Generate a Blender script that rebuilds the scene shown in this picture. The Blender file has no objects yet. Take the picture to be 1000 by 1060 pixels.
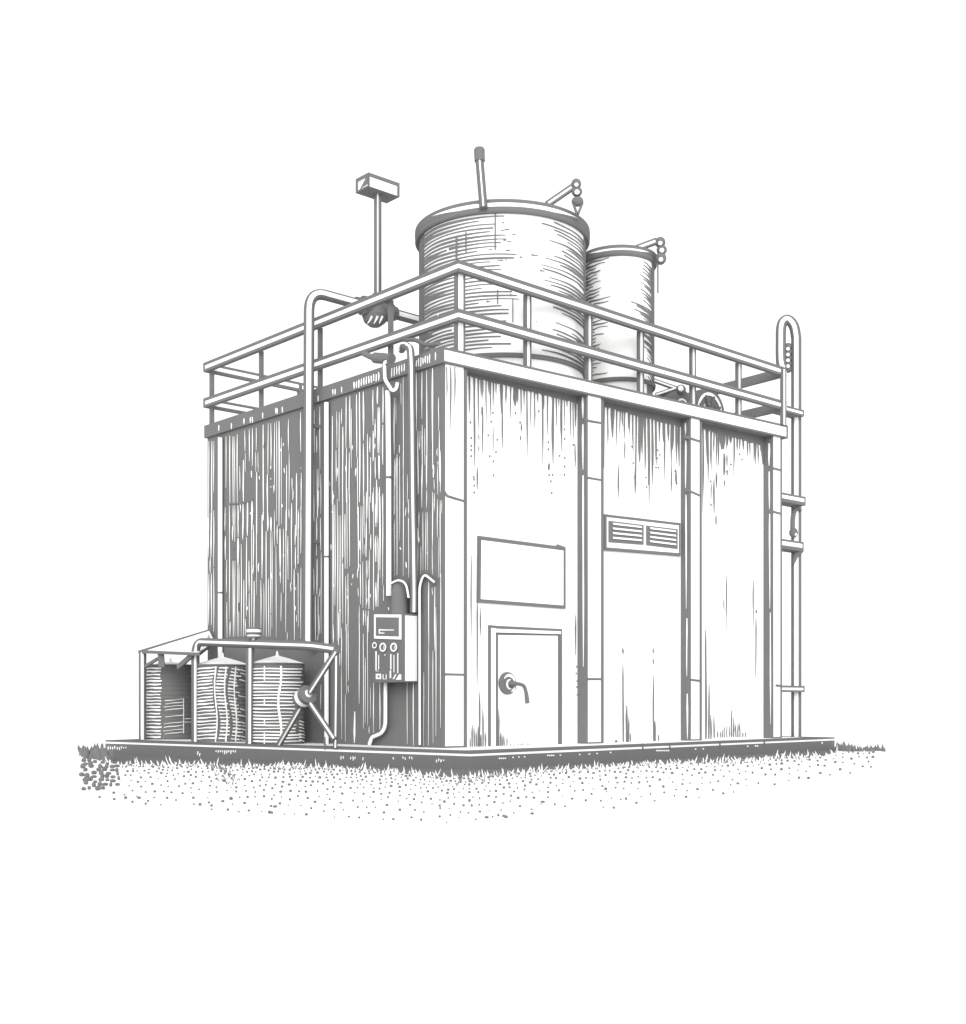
import bpy, math, random
from mathutils import Vector as V
random.seed(7)
R = random.Random(11)
C = bpy.context.scene.collection
SC = bpy.context.scene

# ------------------------------------------------------------------ camera frame
F = 1294.0; CX = 500.0; HZ = 730.0; H = 0.94; ZS = 0.26
A = math.radians(41.75)
RT = V((math.cos(A), -math.sin(A), 0)); FW = V((math.sin(A), math.cos(A), 0)); UP = V((0, 0, 1))
CN = V((-0.627, 19.8))                                   # building corner seen from the camera
CAM = -(RT * CN.x + FW * CN.y) + UP * H
def ray(px, py): return RT * ((px - CX) / F) + FW + UP * ((HZ - py) / F)
OFF = [0.0]                                                # each brush mark sits a hair proud of the one before
def nxt(): OFF[0] = (OFF[0] + 0.00017) % 0.005
def onX(px, py, x=0.0): d = ray(px, py); return CAM + d * ((x - CAM.x) / d.x)
def onY(px, py, y=0.0): d = ray(px, py); return CAM + d * ((y - CAM.y) / d.y)
def onZ(px, py, z=0.0): d = ray(px, py); return CAM + d * ((z - CAM.z) / d.z)
def atD(px, py, D): return CAM + ray(px, py) * D
def depth(p): return (V(p) - CAM).dot(FW)
def pix(p):
    q = V(p) - CAM; D = q.dot(FW)
    return (CX + F * q.dot(RT) / D, HZ - F * q.z / D)
def facing(p):                                            # horizontal direction from a point to the camera
    d = CAM - V(p); d.z = 0; return d.normalized()

# ------------------------------------------------------------------ materials
def material(name, col, rough, var=0.04, scale=6.0, bump=0.0):
    m = bpy.data.materials.new(name); m.use_nodes = True
    nt = m.node_tree; b = nt.nodes['Principled BSDF']
    tc = nt.nodes.new('ShaderNodeTexCoord'); n = nt.nodes.new('ShaderNodeTexNoise')
    n.inputs['Scale'].default_value = scale; n.inputs['Detail'].default_value = 5
    r = nt.nodes.new('ShaderNodeValToRGB')
    r.color_ramp.elements[0].position = 0.3; r.color_ramp.elements[1].position = 0.7
    r.color_ramp.elements[0].color = (*[c * (1 - var) for c in col], 1)
    r.color_ramp.elements[1].color = (*[min(1, c * (1 + var)) for c in col], 1)
    nt.links.new(tc.outputs['Object'], n.inputs['Vector']); nt.links.new(n.outputs['Fac'], r.inputs['Fac'])
    nt.links.new(r.outputs['Color'], b.inputs['Base Color'])
    b.inputs['Roughness'].default_value = rough; b.inputs['Specular IOR Level'].default_value = 0.0
    return m
INKV = 0.163
WHITE = material('white_paint', (0.88, 0.88, 0.88), 0.9, 0.01)
INK = material('grey_ink', (INKV, INKV, INKV), 0.95, 0.02)
GROUND = material('white_ground', (0.9, 0.9, 0.9), 1.0, 0.01, 0.3)
MATS = [WHITE, INK, GROUND]
W, K, G = 0, 1, 2

# ------------------------------------------------------------------ mesh builder
class MB:
    def __init__(s): s.v = []; s.f = []; s.m = []
    def poly(s, pts, m):
        i = len(s.v); s.v += [tuple(p) for p in pts]; s.f.append(tuple(range(i, i + len(pts)))); s.m.append(m)
    def face(s, a, b, c, d, fill=W, w=0.045, ink=K):
        """a quad with inked borders; w may be one width or four (ab, bc, cd, da)"""
        a, b, c, d = V(a), V(b), V(c), V(d)
        if not w or fill == ink: s.poly((a, b, c, d), fill); return
        ws = (w,) * 4 if not isinstance(w, (tuple, list)) else w
        lu = ((b - a).length + (c - d).length) / 2; lv = ((d - a).length + (c - b).length) / 2
        if lu < 1e-5 or lv < 1e-5: s.poly((a, b, c, d), ink); return
        u0, u1, v0, v1 = ws[3] / lu, 1 - ws[1] / lu, ws[0] / lv, 1 - ws[2] / lv
        if u1 <= u0 or v1 <= v0: s.poly((a, b, c, d), ink); return
        bl = lambda u, v: a * (1 - u) * (1 - v) + b * u * (1 - v) + c * u * v + d * (1 - u) * v
        A2, B2, C2, D2 = bl(u0, v0), bl(u1, v0), bl(u1, v1), bl(u0, v1)
        s.poly((A2, B2, C2, D2), fill)
        for p, q, r, t, ww in ((a, b, B2, A2, ws[0]), (b, c, C2, B2, ws[1]), (c, d, D2, C2, ws[2]), (d, a, A2, D2, ws[3])):
            if ww > 0: s.poly((p, q, r, t), ink)
    def hexa(s, p, fill=None, w=0.045, ws=None):
        """8 corners: bottom 0-3, top 4-7. faces: bottom, top, f01, f12, f23, f30"""
        fill = fill or {}; ws = ws or {}
        for k, q in (('bottom', (0, 3, 2, 1)), ('top', (4, 5, 6, 7)), ('f', (0, 1, 5, 4)), ('r', (1, 2, 6, 5)), ('b', (2, 3, 7, 6)), ('l', (3, 0, 4, 7))):
            s.face(*[p[i] for i in q], fill=fill.get(k, W), w=ws.get(k, w))
    def box(s, lo, hi, fill=None, w=0.045, ws=None):
        x0, y0, z0 = lo; x1, y1, z1 = hi
        s.hexa([(x0, y0, z0), (x1, y0, z0), (x1, y1, z0), (x0, y1, z0), (x0, y0, z1), (x1, y0, z1), (x1, y1, z1), (x0, y1, z1)], fill, w, ws)
    def bar(s, a, b, wid, hgt, side=None, fill=None, w=0.035, up=None, ws=None):
        """a rectangular bar from a to b; side = horizontal outward normal of its front"""
        a, b = V(a), V(b); t = (b - a).normalized(); up = V(up) if up else UP
        if abs(t.dot(up)) > 0.98: up = RT
        sd = t.cross(up).normalized(); up2 = sd.cross(t).normalized()
        if side is not None and sd.dot(V(side)) < 0:
            a, b = b, a; sd = -sd
        o = sd * (wid / 2); h = up2 * (hgt / 2)
        p = [a + o - h, b + o - h, b - o - h, a - o - h, a + o + h, b + o + h, b - o + h, a - o + h]
        s.hexa(p, fill, w, ws)
    def tube(s, pts, r, view, core=28, caps=True, n=6, mat=None, back=True):
        """round pipe; a white band of half angle `core` on the two broad sides, ink along the flanks"""
        pts = [V(p) for p in pts]; cr = math.radians(core)
        ang = [-cr + 2 * cr * i / 4 for i in range(4)] + [cr + (math.pi - 2 * cr) * i / n for i in range(n)] + \
              [math.pi - cr + 2 * cr * i / 4 for i in range(4)] + [math.pi + cr + (math.pi - 2 * cr) * i / n for i in range(n)]
        mt = [W] * 4 + [K] * n + [W if back else K] * 4 + [K] * n
        if core <= 0: mt = [K] * len(mt)
        if mat is not None: mt = [mat] * len(mt)
        rings = []
        for i, p in enumerate(pts):
            t = (pts[min(i + 1, len(pts) - 1)] - pts[max(i - 1, 0)]).normalized()
            d = V(view) - t * V(view).dot(t)
            if d.length < 0.05: d = UP - t * UP.dot(t)
            d.normalize(); e = t.cross(d).normalized()
            rr = r[i] if isinstance(r, (list, tuple)) else r
            rings.append([p + (d * math.cos(x) + e * math.sin(x)) * rr for x in ang])
        b0 = len(s.v); N = len(ang)
        for g in rings: s.v += [tuple(q) for q in g]
        for i in range(len(pts) - 1):
            for j in range(N):
                a = b0 + i * N + j; b = b0 + i * N + (j + 1) % N
                s.f.append((a, b, b + N, a + N)); s.m.append(mt[j])
        if caps:
            s.poly(rings[0][::-1], K); s.poly(rings[-1], K)
    def lathe(s, c, prof, n=64, axis=None, cap=True):
        """prof: list of (radius, height, material of the ring up to the next)"""
        c = V(c); ax = V(axis).normalized() if axis else UP
        e = ax.orthogonal().normalized(); g = ax.cross(e)
        b0 = len(s.v)
        for r, z, m in prof:
            for j in range(n):
                t = 2 * math.pi * j / n
                s.v.append(tuple(c + ax * z + (e * math.cos(t) + g * math.sin(t)) * max(r, 1e-4)))
        for i in range(len(prof) - 1):
            for j in range(n):
                a = b0 + i * n + j; b = b0 + i * n + (j + 1) % n
                s.f.append((a, b, b + n, a + n)); s.m.append(prof[i][2])
        if cap:
            s.f.append(tuple(b0 + j for j in range(n))[::-1]); s.m.append(prof[0][2])
            k = b0 + (len(prof) - 1) * n
            s.f.append(tuple(k + j for j in range(n))); s.m.append(prof[-1][2])
    def arc(s, c, r, z, d, a0, a1, w0, w1, m=K, wob=0.0, dz=0.0):
        """a brush line round a drum: angles in degrees from direction d, positive to the right as seen"""
        c = V(c); d = V(d); e = UP.cross(d)
        nxt(); r = r + OFF[0] * 1.6; n = max(3, int(abs(a1 - a0) / 4)); lo = []; hi = []; ph = R.random() * 6
        for i in range(n + 1):
            t = i / n; a = math.radians(a0 + (a1 - a0) * t)
            p = c + (d * math.cos(a) + e * math.sin(a)) * r
            w = (w0 + (w1 - w0) * t) * (1 + 0.25 * math.sin(ph + 5 * t))
            zz = z + dz * t + wob * math.sin(ph + 9 * t)
            lo.append(p + UP * (zz - w / 2)); hi.append(p + UP * (zz + w / 2))
        for i in range(n): s.poly((lo[i], lo[i + 1], hi[i + 1], hi[i]), m)
    def vline(s, c, r, d, a, z0, z1, w, m=K):
        c = V(c); d = V(d); e = UP.cross(d); h = math.degrees(w / r / 2); q = []; nxt(); r = r + .008 + OFF[0]
        for aa, z in ((a - h, z0), (a + h, z0), (a + h, z1), (a - h, z1)):
            aa = math.radians(aa); q.append(c + (d * math.cos(aa) + e * math.sin(aa)) * r + UP * z)
        s.poly(q, m)
    def ball(s, c, rx, ry=None, rz=None, m=K, n=10, k=6):
        ry = ry or rx; rz = rz or rx; c = V(c); b0 = len(s.v)
        for i in range(k + 1):
            t = math.pi * i / k
            for j in range(n):
                p = 2 * math.pi * j / n
                s.v.append((c.x + rx * math.sin(t) * math.cos(p), c.y + ry * math.sin(t) * math.sin(p), c.z - rz * math.cos(t)))
        for i in range(k):
            for j in range(n):
                a = b0 + i * n + j; b = b0 + i * n + (j + 1) % n
                s.f.append((a, b, b + n, a + n)); s.m.append(m)
    def build(s, name, parent=None):
        me = bpy.data.meshes.new(name); me.from_pydata(s.v, [], s.f)
        for m in MATS: me.materials.append(m)
        me.polygons.foreach_set('material_index', s.m); me.update()
        o = bpy.data.objects.new(name, me); C.objects.link(o)
        if parent is not None:
            o.parent = parent
            if parent.type == 'EMPTY' or parent.parent is None: o.matrix_parent_inverse = parent.matrix_basis.inverted()
            else: o.matrix_parent_inverse = parent.parent.matrix_basis.inverted() if False else parent.matrix_basis.inverted()
        return o
def tag(o, label, cat, group=None, kind=None):
    if label: o['label'] = label
    if cat: o['category'] = cat
    if group: o['group'] = group
    if kind: o['kind'] = kind
    return o
def thing(name, label, cat, loc=(0, 0, 0), group=None):
    o = bpy.data.objects.new(name, None); C.objects.link(o); o.location = loc; o.empty_display_size = 0.3
    return tag(o, label, cat, group)

def smooth(pts, n=6):
    """Catmull-Rom through 3D points"""
    pts = [V(p) for p in pts]; out = []
    for i in range(len(pts) - 1):
        p0 = pts[max(i - 1, 0)]; p1 = pts[i]; p2 = pts[i + 1]; p3 = pts[min(i + 2, len(pts) - 1)]
        for j in range(n):
            t = j / n
            out.append(0.5 * ((2 * p1) + (p2 - p0) * t + (2 * p0 - 5 * p1 + 4 * p2 - p3) * t * t + (3 * p1 - p0 - 3 * p2 + p3) * t ** 3))
    out.append(pts[-1]); return out
def bend(pts, rad, n=7):
    """polyline with rounded corners"""
    pts = [V(p) for p in pts]; out = [pts[0]]
    for i in range(1, len(pts) - 1):
        a, b, c = pts[i - 1], pts[i], pts[i + 1]
        u = (a - b); v = (c - b); r = min(rad, u.length * .49, v.length * .49)
        p = b + u.normalized() * r; q = b + v.normalized() * r
        for j in range(n + 1):
            t = j / n; out.append(p * (1 - t) ** 2 + b * 2 * t * (1 - t) + q * t * t)
    out.append(pts[-1]); return out
def brush(mb, on, pts, ws, m=K, rough=0.0):
    """a brush mark on a wall: a list of points of the wall and its width at each"""
    L = []; Rr = []; nxt()
    for i, (x, y) in enumerate(pts):
        ax, ay = pts[max(i - 1, 0)]; bx, by = pts[min(i + 1, len(pts) - 1)]
        l = math.hypot(bx - ax, by - ay) or 1; nx, ny = -(by - ay) / l, (bx - ax) / l
        w = ws[i] / 2
        L.append(on(x + nx * w, y + ny * w)); Rr.append(on(x - nx * w, y - ny * w))
    for i in range(len(pts) - 1): mb.poly((L[i], L[i + 1], Rr[i + 1], Rr[i]), m)
def streak(mb, on, x, y0, y1, w, m=K, taper=(0.7, 0.25), wob=0.35):
    n = max(3, int(abs(y1 - y0) / 12)); ph = R.random() * 6; fr = R.uniform(.6, 1.6); pts = []; ws = []
    for i in range(n + 1):
        t = i / n
        pts.append((x + wob * math.sin(ph + fr * 4 * t), y0 + (y1 - y0) * t))
        e = taper[0] + (1 - taper[0]) * min(1, t / .15) if t < .15 else (taper[1] + (1 - taper[1]) * min(1, (1 - t) / .4))
        ws.append(w * e * (1 + .15 * math.sin(ph * 2 + 7 * t)))
    brush(mb, on, pts, ws, m)

# ================================================================== SETTING
mb = MB(); S = 900
mb.poly(((-S, -S, 0), (S, -S, 0), (S, S, 0), (-S, S, 0)), G)
tag(mb.build('ground'), None, None, kind='structure')

# ------------------------------------------------------------------ concrete slab
def g(px, py): return onZ(px, py, ZS)
sn, sl, sr = g(487, 778.5), g(109, 766.2), g(864, 763.3)
sb_l = sl + FW * 2.2 + RT * 1.2; sb_r = sr + V((-0.3, 9.5, 0))
ring = [sn, sr, sb_r, sb_l, sl]
mb = MB()
mb.poly(ring, W)
def at(p, z): return V((p.x, p.y, z))
cen = sum(ring, V()) / 5
for i in range(5):
    a, b = ring[i], ring[(i + 1) % 5]
    ai, bi = a + (cen - a).normalized() * .62, b + (cen - b).normalized() * .62
    mb.poly((at(ai, ZS + .003), at(a, ZS + .003), at(b, ZS + .003), at(bi, ZS + .003)), K)
    for z0, z1, m in ((ZS - .03, ZS + .003, K), (ZS - .062, ZS - .03, W), (0.0, ZS - .062, K)):  # the white strip is a painted highlight along the slab edge
        mb.poly((at(a, z0), at(b, z0), at(b, z1), at(a, z1)), m)
slab = mb
# joints and little chips in the concrete
def on_edge(a, b):
    nrm = (b - a).cross(UP).normalized()
    if nrm.dot(facing(a)) < 0: nrm = -nrm
    def f(px, py):
        d = ray(px, py); t = ((a + nrm * (.004 + OFF[0])) - CAM).dot(nrm) / d.dot(nrm); return CAM + d * t
    return f
eF = on_edge(sn, sr); eL = on_edge(sl, sn)
for px in (336,): brush(slab, eL, [(px, 763), (px + .6, 776)], [2.2, 2], K)
for px, py in ((665, 773.5), (693, 773), (745, 771.5), (791, 769.5)): brush(slab, eF, [(px, py - 4), (px + .8, py + 3)], [1.6, 1.4], K)
for px, py, n in ((112, 774, 9), (353, 784, 2), (363, 785, 3), (376, 785, 1), (407, 785, 1), (417, 785, 2), (424, 785, 2), (452, 787, 3), (457, 787, 2)):
    for k in range(n): brush(slab, eL, [(px + k * 2.3, py - R.uniform(0.5, 2)), (px + k * 2.3 + R.uniform(-.5, .5), py + R.uniform(.5, 2.6))], [1.2, .9], W)
for px, py, n in ((207, 781, 1), (224, 778, 10), (205, 779, 1)):
    for k in range(n): brush(slab, eL, [(px + k * 2.2, py - 1.2), (px + k * 2.2 - .6, py + R.uniform(0, 3))], [1.5, .8], W)
for px, py, n in ((517, 785, 4), (531, 784, 1), (537, 783.6, 1), (543, 783.4, 1), (567, 782, 4), (580, 781.6, 1), (600, 781, 1), (610, 780.6, 1), (618, 780, 1), (632, 779, 1), (680, 777, 7), (720, 775.5, 1), (728, 775.2, 1), (774, 772.5, 1), (782, 772.2, 2), (851, 769, 1)):
    for k in range(n): brush(slab, eF, [(px + k * 2.0 - .7, py), (px + k * 2.0 + .9, py)], [1.5, 1.2], W)
tag(slab.build('concrete_slab'), 'low grey edged concrete slab under the whole plant, set in the grass', 'slab')

# ================================================================== BUILDING
WX, WY = 9.25, 7.45
BX = 0.22                                                  # panels are set back from the piers
zb_n, zb_l, zb_r = 6.355, 6.36, 6.475                      # underside of the roof edge at its corners
zt_n, zt_l, zt_r = 6.60, 6.61, 6.745
def zbot(x, y): return zb_n + (zb_r - zb_n) * x / WX + (zb_l - zb_n) * y / WY
def ztop(x, y): return zt_n + (zt_r - zt_n) * x / WX + (zt_l - zt_n) * y / WY
bld = thing('utility_building', 'boxy windowless plant building with dark streaked side wall and pale streaked front', 'building', (WX / 2, WY / 2, ZS))

# side wall inked dark, with pale streaks -------------------------------------------------
mb = MB()
zz = ZS
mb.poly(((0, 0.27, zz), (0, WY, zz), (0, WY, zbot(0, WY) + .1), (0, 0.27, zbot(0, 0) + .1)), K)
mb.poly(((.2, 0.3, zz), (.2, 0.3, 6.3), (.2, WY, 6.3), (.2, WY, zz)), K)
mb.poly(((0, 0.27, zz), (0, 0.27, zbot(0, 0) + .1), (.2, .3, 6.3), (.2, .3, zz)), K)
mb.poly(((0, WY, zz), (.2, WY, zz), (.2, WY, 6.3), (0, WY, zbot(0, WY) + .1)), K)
oL = lambda px, py: onX(px, py, -0.006 - OFF[0])
T = {}
T[(210, 410)] = [(50,380,1060,10),(75,380,1060,14),(92,380,820,9),(195,340,775,9),(228,335,905,12),(255,340,910,12),(269,340,910,8),(290,320,910,11),(312,590,800,8),(342,540,890,18),(355,290,470,10),(358,480,640,7),(392,280,550,12),(418,270,590,13),(411,630,690,14),(450,265,460,9),(446,470,640,8),(466,470,640,7),(455,640,1060,14),(510,240,1060,14),(550,230,660,10),(575,230,600,12),(605,225,800,10),(623,210,1060,8),(643,210,1060,14),(663,350,1060,8),(722,195,465,10),(728,475,950,8),(708,580,1060,10),(752,690,790,10),(760,780,880,10),(790,650,1060,14),(825,140,470,12),(830,650,930,10),(545,660,1060,16),(225,920,1060,10),(255,920,1060,10),(270,920,1060,9),(297,920,1060,14),(340,910,1060,16),(378,900,1060,20),(415,880,1060,20),(575,1020,1060,20),(750,900,1060,12),(728,950,1060,10),(810,980,1060,8),(190,995,1005,10),(573,590,615,14),(573,690,705,10),(575,760,772,10),(598,805,815,8),(827,603,612,9)]
T[(210, 540)] = [(45,0,300,12),(70,0,300,16),(92,0,380,10),(62,300,440,10),(50,440,870,12),(72,440,870,12),(92,390,930,9),(187,0,80,9),(190,120,320,12),(200,320,600,9),(203,680,980,9),(225,0,830,9),(230,840,970,12),(250,0,160,12),(256,330,970,12),(270,330,970,9),(270,0,170,8),(297,140,360,24),(292,360,970,8),(304,360,970,9),(297,0,130,12),(325,190,970,10),(338,0,150,16),(345,490,970,12),(375,0,120,14),(368,130,800,12),(390,330,590,12),(392,600,900,10),(412,0,890,10),(427,0,390,12),(432,500,890,14),(452,0,620,8),(500,0,480,16),(490,490,900,10),(535,80,970,12),(548,0,80,18),(555,480,970,10),(572,80,970,9),(584,80,900,8),(605,0,210,8),(618,200,980,8),(628,0,190,10),(652,60,410,20),(655,420,520,9),(680,60,600,9),(660,600,840,9),(700,0,930,10),(718,120,490,10),(712,930,1000,7),(748,0,530,10),(780,0,200,12),(782,210,400,12),(772,400,1000,12),(805,0,890,9),(827,0,270,9),(827,390,990,8),(515,520,960,7),(360,820,960,9)]
T[(310, 390)] = [(10,300,630,12),(15,810,1060,10),(125,280,640,9),(145,500,640,10),(172,250,780,10),(120,690,1060,12),(150,780,1060,9),(163,780,1060,8),(180,820,1060,8),(277,330,1060,12),(315,290,600,8),(310,620,880,10),(335,300,1060,10),(355,270,400,9),(365,420,1060,13),(393,170,600,12),(396,600,1060,11),(425,160,600,14),(437,270,770,10),(420,640,1060,12),(483,150,680,14),(490,680,1060,10),(508,130,1060,18),(540,125,540,18),(540,560,1060,14),(575,480,1060,12),(595,510,640,12),(600,680,1060,12),(620,110,410,12),(625,480,700,14),(637,400,520,8),(660,90,230,14),(660,260,640,8),(672,260,640,8),(670,660,860,14),(640,680,860,12),(650,870,1060,14),(675,930,1060,12),(703,90,390,10),(703,405,740,14),(700,990,1060,8)]
T[(310, 520)] = [(12,0,430,10),(12,550,1060,8),(122,0,160,12),(145,130,450,12),(155,0,130,12),(178,130,410,12),(148,480,780,14),(183,420,1060,8),(122,560,780,9),(135,790,1060,12),(158,780,1060,8),(283,0,1060,14),(300,20,870,12),(320,0,1060,9),(335,110,1060,8),(347,110,1060,7),(365,0,1060,12),(385,100,560,12),(402,0,560,9),(423,0,540,10),(390,620,1060,9),(410,600,1060,10),(497,0,560,15),(490,560,640,10),(518,0,510,9),(534,0,440,8),(546,0,440,7),(515,520,860,12),(535,500,890,9),(563,170,460,16),(565,0,170,12),(565,490,640,9),(578,490,640,8),(585,650,900,12),(562,640,900,8),(590,0,270,10),(602,270,400,14),(592,400,900,7),(618,0,80,14),(625,80,900,9),(640,0,210,9),(652,0,210,8),(642,280,500,9),(655,280,500,9),(645,680,880,14),(665,300,880,8),(682,0,640,8),(703,0,700,10),(710,700,830,7),(505,870,1060,8),(540,910,1040,14),(560,910,1060,8),(580,910,1060,12)]
T[(310, 650)] = [(285,0,130,14),(330,0,170,14),(155,60,110,8),(165,0,60,10),(180,480,690,8),(220,200,290,8),(242,200,260,10),(297,280,900,8),(355,0,330,10),(355,330,940,8),(340,200,320,9),(397,0,560,8),(388,560,960,7),(412,0,450,10),(412,485,545,9),(505,0,640,12),(540,50,850,10),(555,250,800,8),(575,0,820,8),(465,705,970,26),(588,830,890,8),(625,460,890,9),(678,460,870,11),(600,500,760,6)]
T[(385, 360)] = [(95,330,630,10),(45,330,470,12),(28,600,760,9),(55,500,900,8),(67,500,900,7),(90,650,990,12),(10,700,960,14),(60,920,990,16),(188,420,900,12),(203,420,640,7),(232,820,890,10),(245,300,480,7),(265,250,1060,9),(195,930,1060,9),(212,930,1060,9),(234,915,1060,8),(375,210,700,12),(388,700,1060,10),(422,200,600,12),(405,700,860,7),(425,650,1060,11),(447,680,990,8),(463,190,1060,12),(512,170,1060,18),(563,420,700,9),(570,700,1060,12)]
T[(385, 480)] = [(15,200,1060,9),(35,200,500,9),(48,200,500,8),(62,0,130,16),(66,200,900,10),(92,250,950,9),(30,620,830,14),(190,0,950,8),(207,0,940,7),(216,0,940,7),(234,0,650,8),(265,0,950,9),(300,90,330,7),(310,300,960,11),(390,0,260,13),(397,410,540,9),(390,540,660,18),(388,670,980,8),(422,0,370,12),(430,410,900,8),(455,410,900,9),(460,0,210,12),(462,220,370,9),(470,410,900,7),(412,700,930,8),(520,0,120,17),(525,130,220,8),(512,240,700,12),(527,250,400,9),(510,700,940,8),(555,20,260,9),(553,300,620,10),(577,0,240,13),(577,310,960,10),(590,310,420,7),(565,620,960,7)]
T[(385, 600)] = [(35,20,230,14),(50,0,230,7),(97,60,180,7),(15,0,260,9),(355,0,265,11),(480,20,560,12),(478,560,1400,8),(530,60,600,12),(515,600,1380,8),(540,230,1320,10),(580,0,1250,10),(437,780,1400,7),(68,870,1330,10),(14,870,1290,8),(298,870,1390,8),(350,870,1400,12),(300,225,262,18),(140,232,258,14)]
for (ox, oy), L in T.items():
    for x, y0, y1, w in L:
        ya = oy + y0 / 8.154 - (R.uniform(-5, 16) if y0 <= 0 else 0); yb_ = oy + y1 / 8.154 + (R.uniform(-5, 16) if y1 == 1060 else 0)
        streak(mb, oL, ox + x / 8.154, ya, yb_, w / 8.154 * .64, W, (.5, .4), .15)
# ragged ticks and specks between the streaks
for _ in range(110):
    x = R.uniform(232, 455); y = R.uniform(455, 640)
    if abs(x - 320) < 6: continue
    streak(mb, oL, x, y, y + R.uniform(2, 11), R.uniform(.6, 1.3), W if R.random() < .55 else K, (.5, .3), .3)
for y, x0, x1, dy in ((521.5, 237, 262, -2.5),):
    brush(mb, lambda a, b: onX(a, b, -.012), [(x0, y), ((x0 + x1) / 2, y - .5), (x1, y + dy - 1.5)], [1.4, 1.6, 1.2], K)
side = mb.build('side_wall', bld)
side['label'] = 'dark side wall streaked with pale vertical lines'

# front wall: three pale panels with drip stains -------------------------------------------
mb = MB()
oP = lambda px, py: onY(px, py, BX - 0.006 - OFF[0])
def px_x(px, y): return onY(px, 600, y).x
mb.poly(((0.2, BX, zz), (WX, BX, zz), (WX, BX, zbot(WX, 0) + .1), (0.2, BX, zbot(0, 0) + .1)), W)
def soff(px):                                              # height in the picture of the wall top at column px
    p = onY(px, 600, BX); return pix((p.x, p.y, zbot(p.x, 0)))[1]
def drip(px, y1, w, y0=None, tap=(1, .25)):
    streak(mb, oP, px, (soff(px) - 1) if y0 is None else y0, y1, w, K, tap, .25)
# painted shade under the roof edge: a ragged ink band
def band(x0, x1, h0, h1):
    n = int((x1 - x0) / 1.5); nxt()
    for i in range(n):
        a = x0 + (x1 - x0) * i / n; b = x0 + (x1 - x0) * (i + 1) / n; h = h0 + (h1 - h0) * (i / n) + R.uniform(-.8, .8)
        mb.poly((oP(a, soff(a) - 1), oP(b, soff(b) - 1), oP(b, soff(b) + h), oP(a, soff(a) + h)), K)
band(482, 598, 3.0, 6.5); band(624.5, 705.5, 4, 8); band(727, 794, 5, 9)
for X, Y, w in ((145,320,10),(175,630,11),(198,420,8),(212,235,7),(222,240,8),(242,390,6),(258,215,7),(268,350,8),(283,290,8),(300,220,6),(330,320,16),(335,525,8),(357,270,10),(383,355,8),(410,280,26),(425,280,8),(443,350,8),(462,290,8),(478,600,8),(500,415,6),(522,415,8),(540,265,8),(568,650,9),(575,300,8),(597,450,8),(628,625,14),(648,400,8),(662,290,6),(677,540,12),(695,400,6),(708,290,8),(730,465,7),(745,470,7),(757,400,12)):
    drip(460 + X / 5.58, 370 + Y / 5.58, w / 5.58)
for X, Y0, Y1, w in ((222,280,560,8),(283,400,550,5),(190,635,765,9),(756,500,630,7),(335,320,525,7),(218,285,335,10),(200,440,480,6),(200,510,545,6),(445,380,430,9),(440,450,480,8),(605,610,655,12)):
    streak(mb, oP, 460 + X / 5.58, 370 + Y0 / 5.58, 370 + Y1 / 5.58, w / 5.58, K, (.4, .3), .2)
for X, Y in ((150,375),(155,465),(155,510),(155,535),(155,570),(170,690),(172,705),(172,740),(172,780),(280,320),(270,370),(253,450),(305,475),(298,545),(262,570),(283,600),(283,680),(410,322),(437,375),(545,310),(600,490),(600,530),(605,680),(625,678),(615,715),(620,782),(665,568),(693,415),(695,470),(695,580),(695,630),(693,677),(745,505)):
    x, y = 460 + X / 5.58, 370 + Y / 5.58; brush(mb, oP, [(x, y - 1.3), (x + .3, y), (x - .2, y + 1.4)], [.8, 1.9, .6], K)
for X, Y, w in ((135,450,8),(155,330,8),(182,280,20),(205,330,8),(222,260,7),(236,220,8),(247,290,8),(268,235,8),(275,265,8),(293,390,8),(310,590,9),(330,415,18),(343,370,16),(360,455,12),(382,680,9),(378,540,12),(400,540,12),(420,430,12),(440,305,10),(462,300,16),(466,520,8),(487,300,12),(505,430,10),(513,350,12),(530,430,10),(545,440,12),(678,690,9),(700,420,14),(705,560,8),(722,460,10),(738,370,8),(763,440,8),(790,345,24),(775,320,10),(750,290,10),(812,320,14),(828,300,9)):
    drip(600 + X / 5.3, 400 + Y / 5.3, w / 5.3)
for X, Y0, Y1, w in ((248,300,397,7),(214,430,610,8),(505,430,580,7),(305,440,590,6),(738,505,705,9),(722,515,650,5),(752,470,560,7),(750,705,760,7),(797,365,490,8),(810,375,440,7),(797,515,550,6),(530,455,540,10)):
    streak(mb, oP, 600 + X / 5.3, 400 + Y0 / 5.3, 400 + Y1 / 5.3, w / 5.3, K, (.4, .3), .2)
for X, Y in ((288,330),(295,420),(303,500),(365,500),(368,552),(430,350),(440,375),(428,395),(420,445),(433,445),(525,465),(530,490),(533,530),(720,520),(722,650),(808,470),(830,428)):
    x, y = 600 + X / 5.3, 400 + Y / 5.3; brush(mb, oP, [(x - .8, y - .8), (x, y), (x + .7, y + .9)], [.8, 1.8, .7], K)
for X, Y, w in ((10,250,9),(25,240,8),(42,150,26),(75,155,9),(97,110,20),(118,320,8),(138,160,9),(152,150,8),(175,150,12),(200,190,8),(214,190,8),(240,230,8),(250,245,8),(264,240,8),(282,160,12),(293,240,18)):
    drip(740 + X / 5.886, 440 + Y / 5.886, w / 5.886)
for X, Y0, Y1, w in ((55,170,310,8),(75,180,250,6),(10,290,385,8),(62,330,380,6),(8,550,610,7)):
    streak(mb, oP, 740 + X / 5.886, 440 + Y0 / 5.886, 440 + Y1 / 5.886, w / 5.886, K, (.4, .3), .2)
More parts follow.
